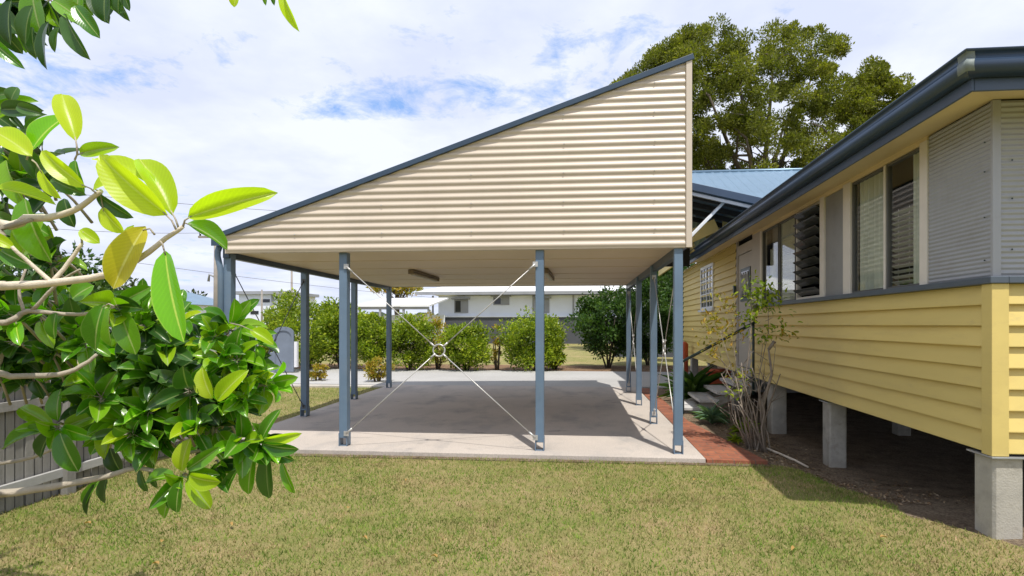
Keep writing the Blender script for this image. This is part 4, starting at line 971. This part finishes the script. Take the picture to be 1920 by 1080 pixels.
# ------------------------------------------------------------------ fig tree in the foreground
TB = P(-900, 1000, 2.2)
fig = thing('rubber_fig', 'rubber fig with big glossy leaves reaching into view from the left', 'tree', (TB.x, TB.y, -.05))
trunk = [Vector((TB.x, TB.y, -.15)), Vector((TB.x+.03, TB.y, .7)), Vector((TB.x-.02, TB.y+.05, 1.5)), Vector((TB.x, TB.y, 2.4)), Vector((TB.x+.1, TB.y, 3.2))]
MB().tube(trunk, [.17, .13, .12, .10, .07], 12).build('trunk', 'bark_grey', fig)
BR = [  # branches: px, py, distance ; radius start and end
    ([(-60, 536, 1.25), (0, 537, 1.2), (95, 530, 1.18), (200, 515, 1.16), (262, 485, 1.15), (310, 448, 1.14), (343, 425, 1.13)], .0095, .004, 'bark_pale', trunk[2]),
    ([(98, 530, 1.18), (60, 498, 1.17), (22, 462, 1.15)], .005, .0035, 'bark_pale', None), ([(98, 528, 1.18), (130, 490, 1.2), (154, 456, 1.2)], .005, .0035, 'bark_pale', None),
    ([(-60, 408, 1.4), (50, 409, 1.35), (108, 404, 1.33), (150, 388, 1.3), (190, 358, 1.28)], .010, .005, 'bark_pale', trunk[3]),
    ([(-60, 440, 1.35), (0, 428, 1.33), (60, 412, 1.33)], .008, .005, 'bark_grey', trunk[3]),
    ([(-60, 608, 1.6), (40, 588, 1.6), (60, 583, 1.6), (150, 590, 1.62), (215, 575, 1.65)], .008, .004, 'bark_grey', trunk[2]),
    ([(45, 586, 1.6), (36, 545, 1.6), (50, 500, 1.62)], .005, .003, 'bark_grey', None), ([(60, 583, 1.6), (110, 530, 1.6), (150, 505, 1.6)], .006, .003, 'bark_grey', None),
    ([(-60, 712, 1.75), (20, 706, 1.75), (110, 702, 1.75), (155, 685, 1.78), (182, 664, 1.8)], .010, .005, 'bark_grey', trunk[1]),
    ([(-60, 690, 1.9), (0, 665, 1.9), (50, 635, 1.95)], .014, .009, 'bark_grey', trunk[2]),
    ([(-60, 925, 1.9), (0, 926, 1.9), (100, 912, 1.9), (200, 893, 1.95), (260, 878, 2.0), (338, 896, 2.05)], .015, .006, 'bark_grey', trunk[1]),
    ([(-60, 873, 2.3), (60, 858, 2.3), (150, 815, 2.3), (240, 790, 2.2)], .008, .004, 'bark_grey', trunk[1]),
    ([(180, 760, 2.4), (300, 690, 2.4), (395, 640, 2.45), (430, 615, 2.45)], .010, .005, 'bark_grey', None),
    ([(200, 893, 1.95), (300, 860, 2.1), (400, 840, 2.1), (450, 826, 2.1), (490, 826, 2.1)], .008, .004, 'bark_grey', None),
    ([(-60, -60, 2.0), (40, -30, 2.0), (160, -20, 2.0), (260, -15, 2.0)], .012, .006, 'bark_grey', trunk[4]),
    ([(260, -15, 2.0), (420, -30, 2.0), (545, -10, 2.0)], .006, .004, 'bark_grey', None),
    ([(-60, 260, 1.6), (0, 265, 1.6), (60, 250, 1.6)], .008, .004, 'bark_grey', trunk[3])]
for pts, r0, r1, mt, tr in BR:
    q = [P(*p) for p in pts]
    if tr: q = [tr, tr.lerp(q[0], .5)+Vector((0, 0, .05))]+q; rad = [r0*2.4, r0*1.6]+list(np.linspace(r0*1.15, r1, len(pts)))
    else: rad = list(np.linspace(r0, r1, len(pts)))
    # smooth the path a little
    qq, rr = [], []
    for i in range(len(q)-1):
        for u in (0, .33, .66):
            a, b_, c, d_ = q[max(i-1, 0)], q[i], q[i+1], q[min(i+2, len(q)-1)]
            qq.append(.5*((2*b_)+(c-a)*u+(2*a-5*b_+4*c-d_)*u*u+(-a+3*b_-3*c+d_)*u**3)+Vector(rng.normal(size=3)*r1*.15)); rr.append(rad[i]+(rad[i+1]-rad[i])*u)
    qq.append(q[-1]); rr.append(rad[-1])
    MB().tube(qq, rr, 9).build('branch', mt, fig)
LV = {k: Leaves(BIG) for k in ('fig_lime', 'fig_yellow', 'fig_bright', 'fig_green', 'fig_dark')}
TW = MB()
def lp(bx_, by_, tx, ty, wpx, D=1.15, dz=.0, roll=0., mat='fig_lime', bend=1.0, pet=None):
    """one leaf: base, tip in the photo's directions, apparent width, distance, depth of the tip, roll"""
    b0, t0 = P(bx_, by_, D), P(tx, ty, D+dz); d = t0-b0; L = d.length; n = (-FV+Vector((0, 0, .35))); dn = d.normalized(); n = (n-dn*n.dot(dn)).normalized()
    n = Matrix.Rotation(R(roll), 3, dn) @ n
    W = .88*wpx*D/1000/max(.35, abs(math.cos(R(roll)))); LV[mat].add(b0, d, n, L, W, bend)
    if pet:
        p0 = P(*pet, D) if len(pet) == 2 else P(*pet); TW.tube([p0, (p0+b0)/2+Vector((0, 0, .004)), b0+dn*.01], [.0022, .0018, .0014], 6)
for a in [(350, 408, 512, 357, 46, 1.13, .02, 25, 'fig_lime', .8, (343, 425)), (314, 404, 172, 290, 62, 1.12, -.06, -20, 'fig_lime', .9, (330, 430)), (324, 402, 262, 284, 46, 1.16, .02, 35, 'fig_lime', .8, (335, 428)),
          (296, 352, 172, 284, 36, 1.17, .0, 40, 'fig_lime', .6, None), (143, 264, 113, 166, 40, 1.2, .02, 30, 'fig_lime', .7, (145, 290)), (350, 418, 432, 460, 40, 1.14, .05, -30, 'fig_green', 1, (343, 425)),
          (309, 470, 334, 640, 66, 1.1, -.05, 10, 'fig_bright', .4, (300, 452)), (306, 472, 322, 636, 34, 1.13, -.02, 50, 'fig_yellow', .5, None), (272, 424, 203, 540, 64, 1.15, -.02, -15, 'fig_yellow', .6, (290, 440)),
          (250, 422, 222, 500, 40, 1.17, .0, 20, 'fig_lime', .5, None), (190, 390, 226, 436, 34, 1.3, 0, 20, 'fig_lime', .8, (190, 362)), (182, 364, 244, 410, 26, 1.3, .02, 30, 'fig_dark', .8, (188, 360)),
          (172, 358, 232, 330, 48, 1.3, 0, -20, 'fig_lime', .8, (188, 360)), (161, 352, 68, 280, 36, 1.25, -.03, -15, 'fig_lime', .8, (180, 362)), (58, 282, 110, 214, 56, 1.3, 0, 0, 'fig_bright', .7, (50, 300)),
          (60, 292, -20, 236, 50, 1.25, 0, 20, 'fig_lime', .6, None), (148, 288, 216, 274, 26, 1.22, 0, 30, 'fig_green', .8, (140, 300)), (-10, 352, 96, 372, 30, 1.3, 0, -20, 'fig_lime', .7, None), (75, 318, 107, 372, 24, 1.3, 0, 20, 'fig_lime', .7, (60, 300)),
          (150, 430, 184, 454, 28, 1.2, 0, 0, 'fig_lime', .7, (154, 456)), (95, 336, 154, 364, 26, 1.36, 0, 20, 'fig_dark', .8, None), (140, 300, 152, 360, 26, 1.34, 0, 0, 'fig_green', .8, None), (-20, 440, 22, 462, 26, 1.2, 0, 0, 'fig_lime', .8, None),
          (45, 372, 82, 492, 60, 1.4, 0, 10, 'fig_green', .7, None), (80, 400, 30, 480, 46, 1.45, 0, -20, 'fig_green', .7, None), (120, 372, 134, 425, 34, 1.42, 0, 0, 'fig_dark', .8, None), (110, 310, 60, 335, 34, 1.45, 0, 0, 'fig_dark', .8, None),
          (0, 470, 60, 500, 34, 1.4, 0, 10, 'fig_green', .8, None), (10, 300, 40, 390, 34, 1.5, 0, 10, 'fig_green', .8, None), (-10, 400, 40, 440, 40, 1.5, 0, 10, 'fig_dark', .8, None), (60, 420, 90, 440, 30, 1.5, 0, 0, 'fig_green', .8, None),
          # dark cluster upper left
          (0, 205, 72, 205, 30, 1.6, 0, 30, 'fig_dark', .8, None), (20, 190, 30, 162, 26, 1.6, 0, 20, 'fig_dark', .8, None), (-10, 210, 60, 182, 32, 1.62, 0, 0, 'fig_green', .8, None), (20, 215, 42, 240, 14, 1.6, 0, 0, 'fig_dark', .8, None), (30, 200, 76, 212, 22, 1.58, 0, 20, 'fig_dark', .8, None),
          (-30, 185, 20, 172, 30, 1.6, 0, 20, 'fig_dark', .8, None), (-20, 225, 40, 192, 30, 1.64, 0, 20, 'fig_green', .8, None),
          # hanging from the top edge
          (90, 40, 76, 126, 30, 1.7, 0, 20, 'fig_dark', .6, None), (120, 25, 158, 108, 32, 1.7, 0, 20, 'fig_dark', .7, None), (140, 10, 182, 66, 34, 1.7, 0, 0, 'fig_green', .7, None), (100, 0, 172, 50, 40, 1.72, 0, 0, 'fig_green', .7, None), (-30, 65, 38, 124, 26, 1.65, 0, 10, 'fig_green', .6, None),
          (200, -30, 190, 38, 42, 1.8, 0, 0, 'fig_dark', .6, None), (225, -20, 218, 24, 28, 1.8, 0, 0, 'fig_dark', .6, None), (230, -25, 240, 18, 20, 1.8, 0, 0, 'fig_dark', .6, None), (60, 10, 40, 78, 40, 1.8, 0, 0, 'fig_dark', .6, None), (20, 0, 10, 80, 44, 1.8, 0, 10, 'fig_dark', .6, None),
          (60, 50, 62, 104, 24, 1.85, 0, 0, 'fig_dark', .6, None), (110, 50, 98, 96, 20, 1.85, 0, 0, 'fig_dark', .6, None), (-10, 10, 30, 60, 40, 1.9, 0, 0, 'fig_dark', .6, None), (60, -20, 70, 60, 50, 1.9, 0, 0, 'fig_green', .6, None), (150, -30, 140, 40, 44, 1.9, 0, 0, 'fig_green', .6, None), (170, -20, 200, 40, 36, 1.85, 0, 0, 'fig_dark', .6, None),
          (528, -20, 553, 54, 20, 1.8, 0, 20, 'fig_lime', .9, None), (446, -14, 436, 11, 26, 1.8, 0, 0, 'fig_lime', .9, None), (500, -20, 496, 8, 12, 1.8, 0, 0, 'fig_green', .9, None), (515, -20, 512, 8, 12, 1.8, 0, 0, 'fig_green', .9, None),
          # picked-out leaves lower down
          (194, 570, 168, 658, 48, 1.55, 0, 0, 'fig_green', .7, (214, 574)), (206, 574, 200, 652, 40, 1.6, 0, 20, 'fig_green', .7, (214, 574)), (224, 580, 252, 664, 42, 1.7, 0, -20, 'fig_green', .7, (214, 574)), (105, 586, 96, 636, 30, 1.6, 0, 0, 'fig_green', .7, None), (120, 590, 92, 634, 34, 1.65, 0, 20, 'fig_dark', .7, None),
          (135, 560, 170, 534, 40, 1.6, 0, 10, 'fig_green', .8, None), (470, 618, 512, 642, 26, 2.0, 0, -20, 'fig_lime', 1, (432, 606)), (406, 752, 458, 694, 36, 2.0, 0, 10, 'fig_lime', .9, None), (398, 748, 372, 690, 38, 2.0, 0, -10, 'fig_lime', .9, None), (280, 770, 324, 734, 24, 2.0, 0, 20, 'fig_lime', .9, None),
          (108, 790, 106, 730, 34, 2.0, 0, 0, 'fig_green', .8, None), (112, 812, 142, 886, 44, 1.95, 0, -10, 'fig_green', .6, None), (104, 802, -10, 836, 34, 1.95, 0, 20, 'fig_green', .7, None), (98, 806, 66, 860, 34, 2.05, 0, 0, 'fig_dark', .7, None), (120, 800, 195, 772, 30, 2.1, 0, 20, 'fig_green', .8, None), (100, 800, 30, 760, 32, 2.1, 0, 20, 'fig_green', .8, None),
          (332, 900, 298, 974, 42, 2.0, 0, 10, 'fig_green', .6, None), (338, 902, 326, 964, 34, 1.96, 0, 0, 'fig_green', .6, None), (352, 896, 394, 954, 34, 2.0, 0, -20, 'fig_green', .7, None), (354, 892, 408, 908, 36, 1.96, 0, 30, 'fig_lime', .9, None), (328, 892, 266, 900, 30, 2.0, 0, 30, 'fig_green', .9, None), (340, 884, 350, 824, 38, 2.0, 0, 0, 'fig_lime', .8, None), (350, 880, 408, 842, 26, 2.0, 0, 30, 'fig_green', .8, None),
          (186, 900, 150, 950, 22, 2.0, 0, 0, 'fig_green', .6, None), (180, 905, 156, 968, 14, 2.0, 0, 0, 'fig_dark', .6, None), (200, 895, 190, 946, 34, 2.05, 0, 20, 'fig_dark', .6, None), (262, 880, 274, 924, 16, 2.05, 0, 0, 'fig_dark', .6, None), (284, 880, 292, 916, 14, 2.05, 0, 0, 'fig_dark', .6, None),
          (490, 824, 520, 768, 26, 2.05, 0, 0, 'fig_green', .8, None), (494, 826, 562, 816, 20, 2.05, 0, 30, 'fig_lime', .8, None), (490, 832, 556, 846, 28, 2.05, 0, 30, 'fig_green', .8, None), (486, 836, 548, 866, 26, 2.1, 0, 20, 'fig_green', .8, None), (476, 850, 460, 930, 36, 2.1, 0, 0, 'fig_green', .6, None), (500, 850, 500, 938, 36, 2.1, 0, 0, 'fig_dark', .6, None), (528, 866, 550, 928, 18, 2.1, 0, 0, 'fig_green', .7, None), (444, 880, 418, 926, 22, 2.1, 0, 0, 'fig_green', .8, None),
          (245, 810, 248, 874, 30, 2.05, 0, 0, 'fig_green', .7, (245, 800)), (276, 806, 282, 884, 28, 2.05, 0, 0, 'fig_green', .7, None), (206, 840, 222, 886, 36, 2.1, 0, 0, 'fig_dark', .7, None)]: lp(*a)
def rosette(p, axis, n, L, mats, droop=.38, Wr=.46):
    p = Vector(p); ax = Vector(axis).normalized(); u = ax.orthogonal().normalized(); v = ax.cross(u); ph = random.uniform(0, 6.28)
    for i in range(n):
        a = ph+i*2.4; el = R(random.uniform(15, 75)) if i > 2 else R(random.uniform(50, 85)); rd = u*math.cos(a)+v*math.sin(a)
        d = ax*math.sin(el)+rd*math.cos(el)-Vector((0, 0, droop*random.uniform(.3, 1.6))); nr = ax*math.cos(el)-rd*math.sin(el)+Vector((0, 0, .5))
        l = L*random.uniform(.75, 1.15); b0 = p+d.normalized()*.022-ax*.012*(i % 3)
        LV[random.choices(*mats)[0]].add(b0, d, nr, l, l*Wr*random.uniform(.85, 1.1), random.uniform(.5, 1.4))
        TW.tube([p-ax*.012*(i % 3), b0+d.normalized()*.01], [.0022, .0016], 5)
    TW.tube([p-ax*.16-Vector((0, 0, .02)), p-ax*.07, p], [.005, .0045, .0035], 6)
MG = (['fig_green', 'fig_dark', 'fig_lime', 'fig_bright'], [.68, .17, .05, .10]); MD = (['fig_green', 'fig_dark'], [.3, .7]); ML = (['fig_green', 'fig_lime'], [.6, .4])
for px, py, D_, n, mm, ax in ((190, 745, 2.0, 8, MG, (.4, -.3, .5)), (245, 812, 2.0, 8, MG, (.3, -.6, .2)), (278, 772, 2.05, 8, MG, (.2, -.5, .6)), (340, 892, 2.05, 5, MG, (.4, -.7, .1)), (366, 802, 2.05, 9, MG, (.3, -.6, .5)), (404, 752, 2.1, 8, ML, (.3, -.3, .8)),
                              (452, 826, 2.1, 9, MG, (.5, -.5, .3)), (490, 830, 2.1, 7, MG, (.6, -.4, .2)), (472, 700, 2.15, 9, MG, (.7, -.4, .3)), (432, 612, 2.2, 9, MG, (.5, -.4, .6)), (330, 600, 2.2, 8, MG, (.3, -.5, .7)), (275, 590, 2.1, 8, MG, (.3, -.5, .6)), (380, 640, 2.3, 8, MG, (.5, -.4, .5)),
                              (215, 572, 1.75, 6, MG, (.6, -.5, .2)), (106, 798, 2.0, 5, MG, (.5, -.6, 0)), (310, 700, 2.2, 9, MG, (.2, -.5, .7)), (350, 740, 2.2, 8, ML, (.2, -.5, .7)), (440, 760, 2.2, 8, MG, (.6, -.4, .5)), (500, 720, 2.3, 7, MG, (.8, -.2, .2)), (410, 870, 2.15, 6, MG, (.5, -.6, 0)), (300, 820, 2.1, 8, MG, (.2, -.7, .3)),
                              (160, 640, 1.9, 7, MG, (.3, -.6, .2)), (100, 660, 2.0, 7, MD, (.2, -.6, .3)), (30, 640, 1.9, 7, MD, (.2, -.6, .3)), (70, 590, 1.8, 7, MG, (.2, -.6, .3)), (20, 590, 1.7, 6, MG, (.2, -.6, .3)), (230, 680, 2.1, 8, MG, (.2, -.6, .4)), (480, 640, 2.3, 7, MG, (.7, -.3, .5)),
                              (30, 520, 1.8, 6, MG, (.1, -.6, .3)), (110, 480, 1.8, 6, MD, (.1, -.6, .3)), (60, 470, 1.8, 7, MD, (.1, -.6, .3)), (20, 410, 1.8, 6, MD, (.1, -.6, .3)), (10, 330, 1.8, 6, MD, (.1, -.6, .3)), (110, 350, 1.75, 5, MD, (.1, -.6, .3)), (40, 250, 1.8, 4, MD, (.1, -.6, .3)),
                              (30, 10, 2.0, 9, MD, (.1, -.4, -.4)), (90, 0, 2.0, 9, MD, (.2, -.4, -.4)), (150, -10, 2.1, 8, MD, (.2, -.4, -.4)), (205, -15, 2.1, 6, MD, (.2, -.4, -.4)), (60, 40, 2.2, 7, MD, (.2, -.4, -.5)), (-20, 30, 2.0, 8, MD, (.2, -.4, -.4))):
    rosette(P(px, py, min(D_, 2.2)), ax, n, .118*random.uniform(.85, 1.1), mm)
poly = [(-40, 540), (190, 565), (330, 590), (440, 610), (480, 660), (490, 740), (450, 800), (390, 830), (270, 830), (170, 790), (140, 735), (-40, 690)]
def inside(x, y):
    c = False
    for i in range(len(poly)):
        (x1, y1), (x2, y2) = poly[i], poly[i-1]
        if (y1 > y) != (y2 > y) and x < (x2-x1)*(y-y1)/(y2-y1)+x1: c = not c
    return c
k = 0
while k < 108:
    x, y = random.uniform(-40, 490), random.uniform(555, 830)
    if inside(x, y): rosette(P(x, y, random.uniform(2.05, 2.4)), (random.uniform(-.1, .7), -.5, random.uniform(.1, .8)), 8, .122*random.uniform(.8, 1.15), MD if random.random() < .25 else MG); k += 1
for k in range(26):     # leaves round the upper branches
    rosette(P(random.uniform(-60, 95), random.uniform(215, 600), random.uniform(1.7, 2.1)), (random.uniform(-.2, .5), -.5, random.uniform(0, .8)), 6, .10*random.uniform(.8, 1.2), MG if k % 2 else MD)
for k in range(45):     # crown beyond the left edge of the photo
    rosette(P(random.uniform(-1100, -420), random.uniform(-500, 600), random.uniform(1.7, 3)), (random.uniform(-.6, .6), -.4, random.uniform(.1, .8)), 7, .13, MG)
for k_, l in LV.items(): l.build({'fig_lime': 'bright_foliage', 'fig_yellow': 'yellow_foliage', 'fig_bright': 'sunlit_foliage', 'fig_green': 'green_foliage', 'fig_dark': 'dark_foliage'}[k_], k_, fig)
TW.build('twigs', 'bark_grey', fig)

# ------------------------------------------------------------------ light, sky
EL = R(66); SAZ = Vector((.42, -.90, 0)).normalized()
sd = SAZ*math.cos(EL)+Vector((0, 0, math.sin(EL)))
sl = bpy.data.lights.new('sun', 'SUN'); sl.energy = 3.5; sl.angle = R(.53); sl.color = (1, .96, .89)
so = bpy.data.objects.new('sun', sl); COL.objects.link(so); so.rotation_euler = sd.to_track_quat('Z', 'Y').to_euler(); so.location = (3, -4, 12)
w = bpy.data.worlds.new('World'); sc.world = w; w.use_nodes = True; nt = w.node_tree; bg = nt.nodes['Background']
sky = nt.nodes.new('ShaderNodeTexSky'); sky.sky_type = 'NISHITA'; sky.sun_disc = False; sky.sun_elevation = EL; sky.sun_rotation = math.atan2(SAZ.x, SAZ.y)
sky.air_density = 1.0; sky.dust_density = .6; sky.ozone_density = 1.5
tc = nt.nodes.new('ShaderNodeTexCoord'); sp = nt.nodes.new('ShaderNodeSeparateXYZ'); nt.links.new(tc.outputs['Generated'], sp.inputs[0])
def mth(op, a, b=None, clamp=False):
    m = nt.nodes.new('ShaderNodeMath'); m.operation = op; m.use_clamp = clamp
    for i, v in enumerate((a, b)):
        if v is None: continue
        if isinstance(v, (int, float)): m.inputs[i].default_value = v
        else: nt.links.new(v, m.inputs[i])
    return m.outputs[0]
zz = mth('ADD', mth('MAXIMUM', sp.outputs[2], 0), .12)
cb = nt.nodes.new('ShaderNodeCombineXYZ'); nt.links.new(mth('DIVIDE', sp.outputs[0], zz), cb.inputs[0]); nt.links.new(mth('DIVIDE', sp.outputs[1], zz), cb.inputs[1])
def cnoise(scale, loc, detail, rough, dist=0):
    mp = nt.nodes.new('ShaderNodeMapping'); mp.inputs['Location'].default_value = loc; nt.links.new(cb.outputs[0], mp.inputs[0])
    n = nt.nodes.new('ShaderNodeTexNoise'); n.inputs['Scale'].default_value = scale; n.inputs['Detail'].default_value = detail; n.inputs['Roughness'].default_value = rough; n.inputs['Distortion'].default_value = dist
    nt.links.new(mp.outputs[0], n.inputs['Vector']); return n.outputs[0]
big = cnoise(.75, (3.1, 1.7, 0), 3, .5); fine = cnoise(5.5, (0, 0, 2), 9, .68, .3)
cov = mth('ADD', mth('MULTIPLY', big, .5), mth('MULTIPLY', fine, .5))
s2 = nt.nodes.new('ShaderNodeSeparateXYZ'); nt.links.new(cb.outputs[0], s2.inputs[0])
for cx_, cy_, rx_, ry_, k_ in ((-.62, 1.76, .65, .16, .135), (-1.7, 1.42, .9, .22, .17), (.1, 1.95, .6, .2, .04), (2.2, -1.0, 1.5, 1.0, .12), (-1.5, -2.0, 1.6, .8, .12)):    # thin places in the cloud sheet
    dx_ = mth('DIVIDE', mth('SUBTRACT', s2.outputs[0], cx_), rx_); dy_ = mth('DIVIDE', mth('SUBTRACT', s2.outputs[1], cy_), ry_)
    g_ = mth('SUBTRACT', 1, mth('ADD', mth('MULTIPLY', dx_, dx_), mth('MULTIPLY', dy_, dy_)), True)
    cov = mth('SUBTRACT', cov, mth('MULTIPLY', g_, k_))
cov = mth('ADD', cov, .03)
cr = ramp(nt, cov, [(.345, (0, 0, 0)), (.47, (1, 1, 1))])
shade = cnoise(1.6, (7, 2, 5), 6, .55)
cc = ramp(nt, shade, [(.38, (4.6, 5.0, 6.3)), (.62, (5.8, 6.1, 6.9))])
blue = mixc(nt, .6, sky.outputs[0], (2.0, 3.6, 7.2))
col = mixc(nt, cr.outputs[0], blue, cc.outputs[0])
nt.links.new(col, bg.inputs[0]); bg.inputs[1].default_value = .12
sc.view_settings.view_transform = 'Standard'; sc.view_settings.look = 'None'; sc.view_settings.gamma = 1; sc.view_settings.exposure = .45
sc.render.engine = 'CYCLES'
